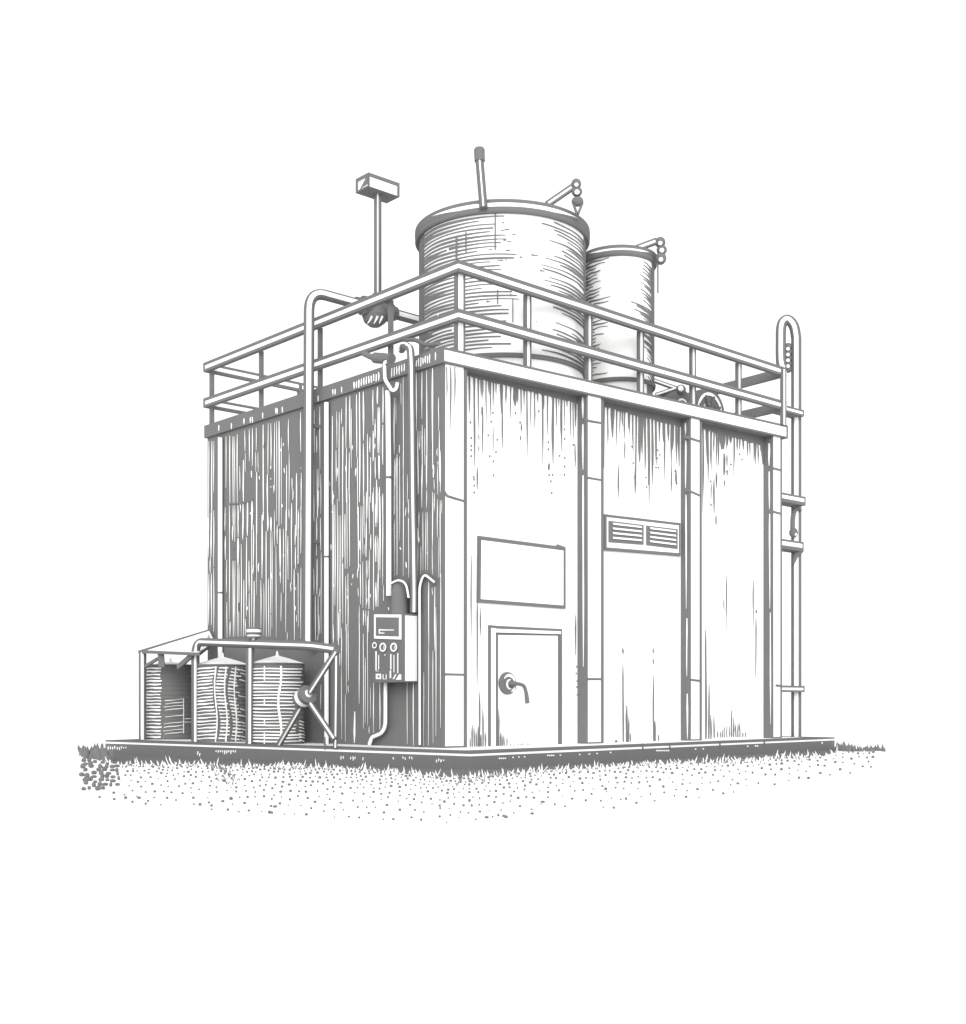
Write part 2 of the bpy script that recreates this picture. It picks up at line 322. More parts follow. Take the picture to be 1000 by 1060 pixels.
for X, Y in ((98,240),(165,210),(150,178),(75,280),(77,298)):
    x, y = 740 + X / 5.886, 440 + Y / 5.886; brush(mb, oP, [(x, y - 1.1), (x + .2, y), (x, y + 1)], [.9, 1.9, .7], K)
# hairlines lower down and splash marks at the foot of the panels
for x, y0, y1, w in ((488,575,660,1),(494,622,709,1.4),(497.3,629,659,1.4),(596,637,678,1.3),(599,728,771,1.4),(496.5,716,774,1.6),(500,733,774,1.5),(489,750,774,1.3),(491,752,774,1.2),(493,756,774,1.2),(495,752,774,1.4),(498,760,774,1.6),(502.5,758,774,1.4),(487,764,774,1),
        (645,670.5,677,1.6),(645.2,688,768,1.5),(649,730,768,2.2),(651,742,768,1.5),(653,758,768,1.2),(676.4,671,677,1.4),(676.4,682,688,1.4),(676.6,699,767,1.4),(678,746,767,2.2),(682,760,767,1.4),(638,766,768.5,3),
        (730.8,652,765,1.8),(734,708,765,1.6),(736,740,765,1.6),(739.3,742,764,1.4),(749.5,620,633,1),(752,595,655,1.1),(780,600,648,1.1),(783,631,635,1.6),(782.6,639.5,701,1.2),(743,757,763.5,1.3),(746,757,763.5,1),(750,752,763.5,1),(752.5,751,763.5,1),(755,751,763.5,1),(757.4,735,763,1.3),(759.6,743,763,1.3),(761.7,750,763,1.2),(764,749,763,1.2),(766,748,763,1.2),(769,758,763,1.2),(772,758,763,1.2),(748,755,763.5,1)):
    streak(mb, oP, x, y0, y1, w, K, (.35, .9) if y1 > 760 else (.4, .3), .2)
for x, y in ((597,690),(596.6,697),(597.6,705),(597.3,711),(597.8,719)): brush(mb, oP, [(x - .7, y), (x + .7, y + .3)], [1.5, 1.5], K)
front = mb.build('front_wall', bld)

# other two walls
mb = MB()
mb.face((WX, 0.1, zz), (WX, WY, zz), (WX, WY, zbot(WX, WY) + .1), (WX, 0.1, zbot(WX, 0) + .1), W, .05)
for k in range(40):
    y = R.uniform(.3, WY - .2); z1 = zbot(WX, y); h = R.uniform(.2, 1.5); mb.poly(((WX + .006, y, z1), (WX + .006, y + .03, z1), (WX + .006, y + .015, z1 - h)), K)
mb.build('end_wall', bld)
mb = MB()
mb.face((WX, WY, zz), (0, WY, zz), (0, WY, zbot(0, WY) + .1), (WX, WY, zbot(WX, WY) + .1), W, .05)
mb.build('rear_wall', bld)

# piers --------------------------------------------------------------------------------
def pier(xa, xb, y1, joints, first=False, lastw=0.075, slivers=()):
    mb = MB(); zt = zbot(xa, 0) + .05
    p = [(xa, 0, zz), (xb, 0, zz), (xb, y1, zz), (xa, y1, zz), (xa, 0, zt), (xb, 0, zt), (xb, y1, zt), (xa, y1, zt)]
    wl = 0.04; 
    mb.hexa(p, {'l': K, 'bottom': K, 'top': K, 'r': K}, ws={'f': (0.03, lastw, .0, wl)})  # left face inked dark: its shade is painted in
    oF = lambda px, py: onY(px, py, -.004 - OFF[0])
    for pts in joints: brush(mb, oF, pts, [2.4] + [2.8] * (len(pts) - 2) + [2.2], K)
    for sx, s0, s1, sw in slivers:
        streak(mb, lambda px, py: onX(px, py, xa - .004 - OFF[0]), sx, s0, s1, sw, W, (.7, .3), .15)
    return mb
def PX(px): return onY(px, 600, 0).x
pr = [pier(0.0, PX(483.5), BX + .05, [[(459.5, 508), (463, 513.5), (471, 516), (483, 519.5)], [(460, 698), (483, 698.5)]])]
oF = lambda px, py: onY(px, py, -.005 - OFF[0])
for x, y1, w in ((462.7, 413, 1.3), (466.6, 444, 1.5), (471, 422, 1.3)): streak(pr[0], oF, x, 380, y1, w, K, (.8, .3), .2)
pr[0].build('pilaster', bld)
pier(PX(607), PX(625), BX - .004, [[(606, 434.5), (611, 436), (623, 438)], [(608, 494.5), (623, 497)], [(608, 703), (624, 703)]],
     slivers=((603.2, 411, 433, 2), (603.4, 439, 486, 1.8), (603.8, 492, 690, 1.7))).build('pilaster', bld)
pier(PX(714), PX(726.6), BX - .004, [[(708, 451.5), (714, 453.5), (724.5, 457)], [(710, 506.5), (724.5, 513)], [(714, 703.5), (726, 705)]],
     slivers=((709.6, 438, 450, 1.6), (709.8, 456, 505, 1.8), (710.2, 512, 630, 1.5), (711, 640, 700, 1.3), (711.5, 718, 765, 1.6))).build('pilaster', bld)
pier(PX(799.5), PX(809.6), BX - .004, [[(800, 484.5), (809, 487)], [(800, 529.5), (809, 532)], [(803, 709.5), (809, 710)]], lastw=.065,
     slivers=((796.2, 459, 482, 2.2), (796.4, 488, 527, 1.5), (796.8, 532, 630, 1.4), (797.6, 634, 750, 1.3))).build('pilaster', bld)

# roof edge and deck -------------------------------------------------------------------
mb = MB(); oh = 0.05
def rp(x, y, top): return (x, y, (ztop if top else zbot)(x, y))
def lip(x0, y0, x1, y1, fill, ws):
    p = [rp(x0, y0, 0), rp(x1, y0, 0), rp(x1, y1, 0), rp(x0, y1, 0), rp(x0, y0, 1), rp(x1, y0, 1), rp(x1, y1, 1), rp(x0, y1, 1)]
    mb.hexa(p, fill, ws=ws)
lip(-oh, -oh, WX + .03, .5, {'bottom': K, 'l': K, 'b': K}, {'f': (.032, .06, .045, .03), 'r': .05, 'top': .05})  # underside inked: the shade below the overhang is painted on
lip(-oh, .5, .6, WY + oh, {'bottom': K, 'l': K, 'r': K}, {'top': .05, 'b': .05})
lip(WX - .5, .5, WX + .03, WY + oh, {'bottom': K, 'l': K}, {'r': .05, 'top': .05, 'b': .05})
lip(.6, WY - .5, WX - .5, WY + oh, {'bottom': K, 'f': K}, {'b': .05, 'top': .05})
oE = lambda px, py: onX(px, py, -oh - .005 - OFF[0])
for x, y in ((226.5,443),(239.5,441),(252.6,436),(259.2,434.6),(261.3,434.5),(272,430),(285.5,425),(287,425.6),(292.3,424),(329.3,412.5),(344.6,405.7),(347,405.5),(353.7,403.4)):
    streak(mb, oE, x, y - 3, y + 3.2, 1.2, W, (.6, .4), .1)
for i in range(11): 
    x = 366.5 + i * 2.55; streak(mb, oE, x, 399.5 - i * .95 - R.uniform(3.5, 5), 399.5 - i * .95 + R.uniform(2.5, 4), 1.4, W, (.7, .6), .15)
for i in range(6): 
    x = 405.5 + i * 2.6; streak(mb, oE, x, 385.5 - i * .9 - 4.5, 385.5 - i * .9 + R.uniform(3, 5), 1.1, W, (.7, .6), .15)
for i in range(7): 
    x = 431 + i * 2.3; streak(mb, oE, x, 376 - i * .85 - R.uniform(3, 5.5), 376 - i * .85 + R.uniform(3, 5), 1.2, W, (.7, .6), .15)
streak(mb, oE, 450.8, 364.5, 373, 1.2, W, (.6, .5), .1)
mb.build('roof_edge', bld)
mb = MB()
mb.poly(((.6, .5, ztop(.6, .5) - .05), (WX - .5, .5, ztop(WX - .5, .5) - .05), (WX - .5, WY - .5, ztop(WX - .5, WY - .5) - .05), (.6, WY - .5, ztop(.6, WY - .5) - .05)), W)
mb.build('roof_deck', bld)

# door -----------------------------------------------------------------------------------
def quadY(c, y): return [onY(px, py, y) for px, py in c]
def slabY(mb, c, y0, y1, w=.03, fill=W, sides=K):
    """a board on the front wall: picture corners (bl, br, tr, tl) at its face y0, back at y1"""
    q = quadY(c, y0); r = [V((p.x, y1, p.z)) for p in q]
    mb.face(*q, fill=fill, w=w)
    for i in range(4): j = (i + 1) % 4; mb.poly((q[j], q[i], r[i], r[j]), sides)
mb = MB()
yd = BX - .015
slabY(mb, [(513.2, 775), (579, 773.2), (579, 655.5), (513.2, 654.6)], yd, BX - .001, w=(.01, .035, .045, .055))
for x, y0, w in ((516.5, 734, 1.4), (518.5, 757, 1.6), (520, 762, 1.1), (521.8, 760, 1.4), (524.8, 763, 1.2)):
    streak(mb, lambda a, b: onY(a, b, yd - .005 - OFF[0]), x, y0, 773.5, w, K, (.3, .9), .15)
for i in range(9): streak(mb, lambda a, b: onY(a, b, yd - .005 - OFF[0]), 529 + i * 2.4, 773.3 - R.uniform(1.5, 4.5), 773.5, 1.1, K, (.3, .9), .3)
door = mb.build('door', bld)
mb = MB()
yf = BX - .035
slabY(mb, [(506.6, 775.5), (513.2, 775.3), (513.2, 647.6), (506.6, 647)], yf, BX - .0015, w=(0, .0, .045, .038))
slabY(mb, [(513.25, 654.6), (582, 656.4), (582, 651.2), (513.25, 647.7)], yf, BX - .0015, w=(.0, .03, .045, .0))
slabY(mb, [(579.05, 773.4), (582, 773.3), (582, 656.45), (579.05, 656.4)], yf, BX - .0015, fill=K)
mb.build('door_frame', door)
mb = MB()
c = onY(524.6, 707.3, yd - .001); nv = V((0, -1, 0)); px1 = depth(c) / F
mb.lathe(c, [(11.6 * px1, 0, K), (11.6 * px1, .03, K), (10.8 * px1, .04, K), (.02, .042, K)], 44, nv)
def cres(o, off, r0, r1, a0, a1, m, yy):
    n = 22; mid = (a0 + a1) / 2
    for i in range(n):
        q = []
        for t, k in ((i, 0), (i, 1), (i + 1, 1), (i + 1, 0)):
            an = a0 + (a1 - a0) * t / n; e_ = math.sin(math.pi * t / n) ** .7; an = math.radians(an)
            r_ = (r0 + r1) / 2 + (r1 - r0) / 2 * e_ * (1 if k else -1)
            q.append(o + V((off[0] + math.cos(an) * r_, 0, off[1] + math.sin(an) * r_)) * px1 + nv * yy)
        mb.poly(q, m)
cres(c, (.6, 0), 6.6, 9.8, -8, 150, W, .047); cres(c, (1.6, -1.2), 6.0, 8.8, -78, -12, W, .047)
cres(c, (2.6, -1), 3.2, 6.2, 80, 290, W, .047)
mb.lathe(c + V((3.0 * px1, 0, -.8 * px1)), [(3.4 * px1, .04, K), (3.4 * px1, .12, K), (2.6 * px1, .15, K), (.01, .16, K)], 24, nv)
hy = yd - .16
mb.tube(smooth([onY(527, 707.5, hy), onY(534, 707.6, hy), onY(541.5, 709.5, hy), onY(544.5, 716, hy), onY(546, 728, hy)], 5), [.03] * 16 + [.032, .034, .036, .036, .036], facing(c), 0)
mb.build('handle', door)

# blank board above the door
mb = MB()
slabY(mb, [(494.8, 623.4), (585.6, 630), (585.6, 566.4), (495.6, 554.6)], BX - .04, BX - .002, w=(.055, .055, .065, .06))
mb.poly([onY(a, b, BX - .043) for a, b in ((577, 563.2), (585.6, 566.4), (585.6, 569.5), (574, 566.6))], K)
mb.build('blank_board', bld)['label'] = 'blank white board with grey outline above the door'

# louvred vent ---------------------------------------------------------------------------
mb = MB()
slabY(mb, [(625.8, 569.5), (704.5, 575.5), (704.5, 541.5), (625.8, 532.2)], BX - .05, BX - .002, w=(.055, .05, .05, .06))
vent = mb.build('vent', bld)
for cs in ([(630.3, 561.2), (666.4, 564), (666.4, 543.4), (630.3, 539)], [(669.2, 564.3), (701.6, 568.3), (701.6, 547.8), (669.2, 543.9)]):
    mb = MB(); yv = BX - .053
    q = quadY(cs, yv - .01); mb.poly(q, K)
    r = [V((p.x, yv, p.z)) for p in q]
    for i in range(4): j = (i + 1) % 4; mb.poly((q[j], q[i], r[i], r[j]), K)
    for k in range(4):
        t = .17 + k * .22
        a = q[0] * (1 - t) + q[3] * t; b = q[1] * (1 - t) + q[2] * t
        a2 = a * .9 + b * .1; b2 = a * .07 + b * .93; dz = V((0, 0, .036))
        mb.poly((a2 + V((0, -.022, 0)), b2 + V((0, -.022, 0)), b2 + dz + V((0, -.005, 0)), a2 + dz + V((0, -.005, 0))), W)
    mb.build('louvre', vent)

# pale downpipes on the dark wall
def vpipe(px, y0, y1, wpx, joints, x=-.05, name='downpipe', parent=bld):
    mb = MB(); a = onX(px, y0, x); b = onX(px, y1, x); b.z = max(b.z, ZS)
    r = wpx / 2 * depth(a) / F
    mb.tube([a, b], r * 1.5, facing(a), 42)
    for jy in joints:
        p = onX(px, jy, x); mb.tube([p + UP * .018, p - UP * .018], r * 1.62, facing(p), 0)
    return mb.build(name, parent)
vpipe(227.9, 453.5, 775, 4.4, (613.7,))
vpipe(338, 417, 775, 4.2, (576.5,))

# ================================================================== ROOF RAILING
rail = thing('roof_railing', 'two bar guard rail running round the roof edge of the building', 'railing', (WX / 2, WY / 2, 6.6))
cnr = {'n': (.30, -.02), 'l': (-.02, WY + .02), 'r': (WX - .08, -.02), 'b': (WX - .05, WY - .1)}
def col(k, py):
    x, y = cnr[k]; D = depth((x, y, 0)); return V((x, y, H + (HZ - py) / F * D))
tops = {'n': col('n', 276.0), 'l': col('l', 380.5), 'r': col('r', 385.5)}
mids = {'n': col('n', 326.5), 'l': col('l', 417.3), 'r': col('r', 420.5)}
tops['b'] = V((*cnr['b'], tops['l'].z + tops['r'].z - tops['n'].z)); mids['b'] = V((*cnr['b'], mids['l'].z + mids['r'].z - mids['n'].z))
NO = {'nr': V((0, -1, 0)), 'nl': V((-1, 0, 0)), 'lb': V((0, -1, 0)), 'rb': V((-1, 0, 0))}
for name, hh in (('top_rail', tops), ('middle_rail', mids)):
    for k in ('nr', 'nl', 'lb', 'rb'):
        a, b = hh[k[0]].copy(), hh[k[1]].copy(); t = (b - a).normalized()
        if k in ('nr', 'nl'): a = a - t * .04; b = b + t * .04
        else: a = a + t * .05; b = b - t * .05
        mb = MB(); hg = .185
        mb.bar(a, b, .09, hg, NO[k], {'bottom': K, 'b': W, 'l': K, 'r': K} if k != 'rb' else {'bottom': K, 'f': K}, .055, ws={'f': (.052, 0, .066, .07 if k == 'nl' else 0)} if k in ('nr', 'nl') else {'b': (.07, 0, .05, 0)})
        mb.build(name, rail)
def post(x, y, z1, s, core):
    mb = MB(); z0 = ztop(x, y) - .02
    sy = s / 2 if not core else .025
    mb.box((x - s / 2, y - sy, z0), (x + s / 2, y + sy, z1), {'l': K, 'top': K, 'bottom': K} if core else {k: K for k in ('f', 'l', 'r', 'b', 'top', 'bottom')}, w=.05, ws={'f': (.0, .045, .0, .05)} if core else None)
    mb.build('post', rail)
for px in (545.5, 609, 662.5, 716.5, 764):
    p = onY(px, 400, .1); t = (p.x - cnr['n'][0]) / (cnr['r'][0] - cnr['n'][0])
    post(p.x, .09, tops['n'].z * (1 - t) + tops['r'].z * t - .06, .15, True)
post(.40, .07, tops['n'].z - .05, .2, True); post(WX - .17, -.072, tops['r'].z + .035, .15, True)
for px in (404, 331, 270):
    t = (px - 475) / (213 - 475.)
    for _ in range(3):
        y = onX(px, 400, .30 - .32 * t + .09).y; t = (y + .02) / (WY + .04)
    post(.30 - .32 * t + .1, y, tops['n'].z * (1 - t) + tops['l'].z * t - .06, .07, False)
post(.07, WY - .05, tops['l'].z - .05, .075, False)
for x in (2.2, 4.6, 6.9): post(x, WY - .02, tops['l'].z + .02, .08, False)
for y in (2.6, 5.1, 7.3): post(WX - .02, y, tops['r'].z - .06, .09, False)

# ================================================================== TANKS
def tank(pxc, Dc, rpx, py_top, py_bot, rim_h, label, dark_left, ends):
    """upright storage tank; py_top / py_bot are its front rim and foot"""
    Cn = atD(pxc, HZ, Dc); r = rpx * Dc / F; Df = Dc - r
    z1 = H + (HZ - py_top) / F * Df; z0 = H + (HZ - py_bot) / F * Df
    c = V((Cn.x, Cn.y, 0)); d = facing(c); zr = ztop(c.x, c.y)
    root = thing('storage_tank', label, 'tank', (c.x, c.y, zr - .05))
    mb = MB()
    mb.lathe(c, [(r, z0, W), (r, z1 - .02, W)], 144)
    rs = r + .004; px = Dc / F
    # shading painted in ink: dark flanks, hatching round the shell; also seams and specks
    L0, R0 = ends
    for a0, a1 in ((-115, L0), (R0, 115)):
        n = 14
        for i in range(n):
            aa, bb = a0 + (a1 - a0) * i / n, a0 + (a1 - a0) * (i + 1) / n
            q = []
            for a, z in ((aa, z0), (bb, z0), (bb, z1 - .03), (aa, z1 - .03)):
                t = math.radians(a); q.append(c + (d * math.cos(t) + UP.cross(d) * math.sin(t)) * rs + UP * z)
            mb.poly(q, K)
    z = z1 - .1
    while z > z0 + .05:
        f = (z1 - z) / (z1 - z0)
        dark_left(mb, c, rs + .002, z, d, f, px)
        z -= 3.6 * px * R.uniform(.93, 1.07)
    root_shell = mb
    return root, mb, c, r, z0, z1, d, zr, px
def hatch_big(mb, c, r, z, d, f, px):
    e = R.choice((-14, -9, -6, -2, 1, 5, 8)) + R.uniform(-3, 3)
    brk = R.random()
    w = R.uniform(2.1, 2.6) * px
    if brk < .22:
        m = R.uniform(-50, -28); mb.arc(c, r, z, d, -68, m, w * 1.1, w * .9, K, .004); mb.arc(c, r, z + .006, d, m + 1.5, e, w * .9, w * .45, K, .004)
    else: mb.arc(c, r, z, d, -68, e, w * 1.1, w * .5, K, .004)
    if R.random() < .25: mb.arc(c, r + .001, z + 2 * px, d, -66, R.uniform(-54, -40), w * 1.5, w * .3, K, .004)
    if R.random() < .3: a = e + R.uniform(3, 8); mb.arc(c, r, z + .02, d, a, a + R.uniform(1.5, 4), w * .5, w * .4)
    s = R.uniform(26, 50)
    if R.random() < .8: mb.arc(c, r, z, d, s, 74, w * .45, w * 1.05, K, .004, -.06)
    if R.random() < .25: mb.arc(c, r, z - 2 * px, d, R.uniform(52, 62), 74, w * .3, w * .8, K, .004, -.06)
def hatch_small(mb, c, r, z, d, f, px):
    w = R.uniform(1.5, 2.0) * px
    mb.arc(c, r, z, d, -60, R.uniform(-42, -26) if R.random() < .7 else R.uniform(-24, -8), w * 1.3, w * .4, K, .008, .02)
    s = (R.uniform(34, 46) if R.random() < .75 else R.uniform(14, 32)) if f < .75 else R.uniform(50, 60)
    mb.arc(c, r, z, d, s, 68, w * .5, w * 1.1, K, .003, -.1)
    if R.random() < .7: mb.arc(c, r, z - 2 * px, d, s + 9, 68, w * .4, w * .9, K, .003, -.1)
def rim(c, r, z1, w, hgt, root, d, Dpx):
    mb = MB(); a = r + w
    mb.lathe(c, [(r + .002, z1 - .05, K), (a - .02, z1 - .05, K), (a, z1 - .02, K), (a, z1 + .045, W), (a, z1 + hgt - .07, K), (a, z1 + hgt - .008, K), (a - .02, z1 + hgt, W), (.02, z1 + hgt + .12, W)], 144, cap=False)  # ink below the rim paints its underside shadow
    for s, lim in ((-1, -28), (1, 34)):                      # shade painted in ink round the rim's flanks
        n = 12
        for i in range(n):
            q = []
            for t, z in ((i, 0), (i + 1, 0), (i + 1, 1), (i, 1)):
                ang = math.radians(lim + s * 60 * t / n); zz2 = z1 + .04 if z == 0 else z1 + .04 + (hgt - .09) * min(1, max(.02, (t / n - .0) * 2.0))
                q.append(c + (d * math.cos(ang) + UP.cross(d) * math.sin(ang)) * (a + .004) + UP * zz2)
            mb.poly(q, K)
    return mb.build('rim', root)
def foot(c, r, z0, zr, root):
    mb = MB()
    mb.lathe(c, [(r + .02, z0 - .055, K), (r + .03, z0 + .0, K), (r + .005, z0 + .02, K)], 96)
    mb.lathe(c, [(r - .04, zr - .08, K), (r - .04, zr - .03, W), (r - .04, z0 - .056, W)], 96)
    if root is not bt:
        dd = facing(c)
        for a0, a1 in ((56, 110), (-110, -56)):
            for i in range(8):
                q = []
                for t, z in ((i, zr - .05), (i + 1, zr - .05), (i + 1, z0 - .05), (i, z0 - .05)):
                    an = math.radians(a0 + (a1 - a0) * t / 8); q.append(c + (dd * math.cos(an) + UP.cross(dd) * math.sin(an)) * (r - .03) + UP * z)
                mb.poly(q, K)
    return mb.build('base_ring', root)

bt, mb, c, r, z0, z1, d, zr, px = tank(520, 23.0, 86.0, 218, 366, .2, 'wide round storage tank on the roof, the larger and nearer of the two', hatch_big, (-66, 73))
for a, y0, y1, w in ((-4.5, 221, 259, 1.4), (-31, 240, 268, 2), (-3, 300, 315, 1.2), (6.7, 309, 334, 1.0), (-24, 237, 258, 1.4)):
    zf = lambda y: H + (HZ - y) / F * (depth(c) - r)
    mb.vline(c, r + .008, d, a, zf(y1), zf(y0), w * px)
for a, y, l in ((.8, 218.6, .8), (6, 219, 3.6), (1.5, 236.5, 3), (.6, 247.5, 2), (2.2, 258, 3), (19, 261, 5), (25, 276, 3.5), (2, 268, .8), (22, 330, .8), (5, 303, .8)):
    zf = H + (HZ - y) / F * (depth(c) - r); mb.arc(c, r + .006, zf - .02, d, a, a + l, 1.4 * px, 1.1 * px)
mb.build('shell', bt)
rim(c, r, z1, .075, .18, bt, d, px); foot(c, r, z0, zr, bt)
# vent stack on the rim
mb = MB(); D0 = depth(c) - r - .1
mb.tube([atD(500.5, 215, D0), atD(496.3, 165, D0)], 4.3 * D0 / F, d, 10)
stack = mb.build('vent_stack', bt)
mb = MB(); q = atD(496.6, 167, D0); t = (atD(496.1, 153, D0) - q)
mb.lathe(q, [(5.4 * D0 / F, 0, K), (5.6 * D0 / F, t.length * .85, K), (4.4 * D0 / F, t.length * .98, K), (1.5 * D0 / F, t.length, K)], 24, t)
mb.build('cap', stack)
# lifting davits
def davit(root, base, tip, chain, D, view):
    p = D / F; b = atD(*base, D); t = atD(*tip, D)
    mb = MB(); mb.bar(b, t, .08, 6.2 * p, d, {'bottom': K, 'top': K}, .035)
    arm = mb.build('davit_arm', root)
    mb = MB()
    for x, y, rx, rz, m in chain:
        mb.ball(atD(x, y, D), rx * p, rx * p, rz * p, K, 16, 10)
        if m: 
            o = atD(x + m[0], y + m[1], D - rx * p - .006); mb.lathe(o, [(m[2] * p, 0, W), (m[2] * p * .6, .01, W)], 12, view)
    return arm, mb, p
DB = depth(c) - 1.2
arm, mb, p = davit(bt, (566, 212), (593, 193.5), [(596.5, 190.5, 5.2, 5.5, (.2, .6, 2.1)), (597.2, 198.5, 5.6, 5, (.2, .2, 2.6)), (597.8, 208.5, 6.2, 5, (0, -2.6, 0))], DB, d)
mb.bar(atD(593.6, 211, DB), atD(597.4, 222, DB), .05, 2.2 * p, d, {k: K for k in ('f', 'b', 'l', 'r', 'top', 'bottom')}); mb.bar(atD(603, 210, DB), atD(598.2, 222, DB), .05, 2.4 * p, d, {k: K for k in ('f', 'b', 'l', 'r', 'top', 'bottom')})
mb.build('hook_block', arm)

st, mb, c2, r2, z02, z12, d2, zr2, px2 = tank(639.5, 24.0, 37.5, 262, 391, .2, 'narrow round storage tank standing behind the wider one on the roof', hatch_small, (-62, 66))
mb.build('shell', st)
rim(c2, r2, z12, .05, .15, st, d2, px2); foot(c2, r2, z02, zr2, st)
DB = depth(c2) - .45
arm, mb, p = davit(st, (650, 260.5), (680, 249.5), [(683.5, 251, 5.4, 5.6, (0, .6, 2.2)), (685, 258.8, 5.4, 5, (.1, .2, 2.4)), (684, 267.5, 5.8, 6.5, (.2, 1, 2.3))], DB, d2)
mb.bar(atD(681, 272, DB), atD(681, 303, DB), .02, 1.5 * p, d2, {k: K for k in ('f', 'b', 'l', 'r', 'top', 'bottom')})
mb.build('hook_block', arm)

# ================================================================== PIPEWORK
riser = thing('riser_pipe', 'tall pale pipe climbing the dark side wall and bending over the railing', 'pipe', tuple(onX(320, 664, -.1)))
XR = -.22
a = onX(318.6, 668, XR); b = onX(320, 301, XR); Dr = depth(b); rr = 5.5 * Dr / F
e = V((c.x - .2, b.y, b.z - .02))
q = []
tube_pts = bend([a + V((-XR + .01, 0, 0)), a, b, e], .36, 8)
mb = MB(); mb.tube(tube_pts, rr, facing(a), 26, n=6)
mb.build('pipe', riser)
# valve body on the horizontal run beside the lamp pole
mb = MB()
tq = lambda px: (lambda dd: CAM + dd * ((e.y - CAM.y) / dd.y))(ray(px, 315))
for px0, px1, k in ((368, 375, 1.35), (375, 404, 1.9), (404, 409, 1.4)):
    A0, A1 = tq(px0), tq(px1); A0.z = A1.z = b.z - .01
    mb.tube([A0, A1], rr * k, facing(A0), 0)
v0 = tq(388); v0.z = b.z
mb.lathe(v0 + UP * -.34, [(.1, 0, K), (.2, .08, K), (.24, .2, K), (.16, .42, K)], 24)
for i, (dx, l) in enumerate(((-6, 6.5), (0, 7.5), (5, 7))):
    yy = v0.y - .27
    brush(mb, lambda A_, B_: onY(A_, B_, yy), [(391 + dx, 327), (389.3 + dx, 331), (387 + dx * 1.1, 335)], [2.2, 2.0, .8], W)
mb.build('valve', riser)
# brackets at wall
for py in (440, 560):
    mb = MB(); p0 = onX(320, py, XR)
    mb.box((XR + rr * .2, p0.y - .03, p0.z - .03), (-.004, p0.y + .03, p0.z + .03), {k: K for k in ('f', 'l', 'r', 'b', 'top', 'bottom')})
    mb.build('bracket', riser)

PIPE_AT = lambda px: (lambda q: V((q.x, q.y, b.z)))(tq(px))
# ================================================================== LAMP POLE
pp = PIPE_AT(391); Dp = depth(pp); pz = Dp / F
lamp = thing('pole_lamp', 'boxy floodlight on a tall thin pole at the left roof edge', 'lamp', tuple(pp))
mb = MB(); ztp = atD(391, 207, Dp).z
mb.tube([pp + UP * rr * 1.3, V((pp.x, pp.y, ztp + .1))], 3.9 * pz, facing(pp), 10)
mb.build('pole', lamp)
mb = MB()
x0, y0 = pp.x - .33, pp.y - .17; zl = ztp + .09
cn0 = V((x0, y0, zl)); 
mb.box((pp.x - .36, pp.y - .2, zl), (pp.x + .36, pp.y + .2, zl + .26), {'bottom': K, 'top': W}, ws={'f': (.012, .06, .075, .03), 'l': (.03, .03, .08, .08)})
xl = pp.x - .365
mb.poly([(xl, pp.y - .19, zl + .24), (xl, pp.y - .19, zl + .05), (xl, pp.y + .07, zl + .03), ], K)
mb.build('lamp_head', lamp)
mb = MB()
for s in (0,): mb.lathe(pp + UP * (rr * 1.2), [(.2, 0, K), (.2, .05, K), (.1, .08, K), (.1, .16, K)], 20)
mb.build('clamp', lamp)

# conduit with a hook bend at the roof edge, down to the cabinet
cd = thing('cable_conduit', 'white conduit with a hooked top running down the dark wall to the control cabinet', 'conduit', tuple(onX(402, 617, -.12)))
mb = MB(); X0 = -.14
P = lambda px, py, x=X0: onX(px, py, x)
rc = 2.6 * depth(P(402, 500)) / F
mb.tube(bend([P(401.5, 405), P(402.3, 480), P(402.5, 617)], .2), rc * 1.45, facing(P(402, 500)), 42)
p = P(402.4, 494.6); mb.tube([p + UP * .02, p - UP * .02], rc * 1.56, facing(p), 0)
mb.build('pipe', cd)
mb = MB(); X1 = -.2
mb.tube(bend([P(402, 374.5, X1), P(398, 376, X1), P(398.4, 393, X1), P(406, 405, X1), P(410.5, 403, X1), P(411.5, 396, X1)], .07, 4), .042, facing(P(402, 400)), 40)
mb.build('hook', cd)
mb = MB()
mb.tube(smooth([P(377, 366, .0), P(386, 370, .0), P(398, 371, .0), P(406, 371, .0)], 5), [.05] * 6 + [.09] * 5 + [.08] * 5, facing(P(402, 400)), 0)
mb.build('cable_gland', cd)

cd2 = thing('cable_conduit', 'thin white conduit curving over the roof edge, nearest the building corner', 'conduit', tuple(onX(428, 770, -.1)))
mb = MB()
path = [P(415.5, 362, .05), P(418, 358, -.05), P(422.5, 359.5, -.14), P(425.3, 368, -.18), P(426.3, 420, -.16), P(427, 500, -.12), P(428.5, 600, -.1), P(428.5, 634, -.1)]
mb.tube(smooth(path, 6), .062, facing(P(426, 500)), 19)
mb.build('pipe', cd2)
mb = MB(); 
mb.tube(smooth([P(418, 352, .25), P(430, 352, .2), P(441, 357, .15), P(455, 356, .1)], 5), .035, facing(P(426, 400)), 0)
mb.build('cable', cd2)

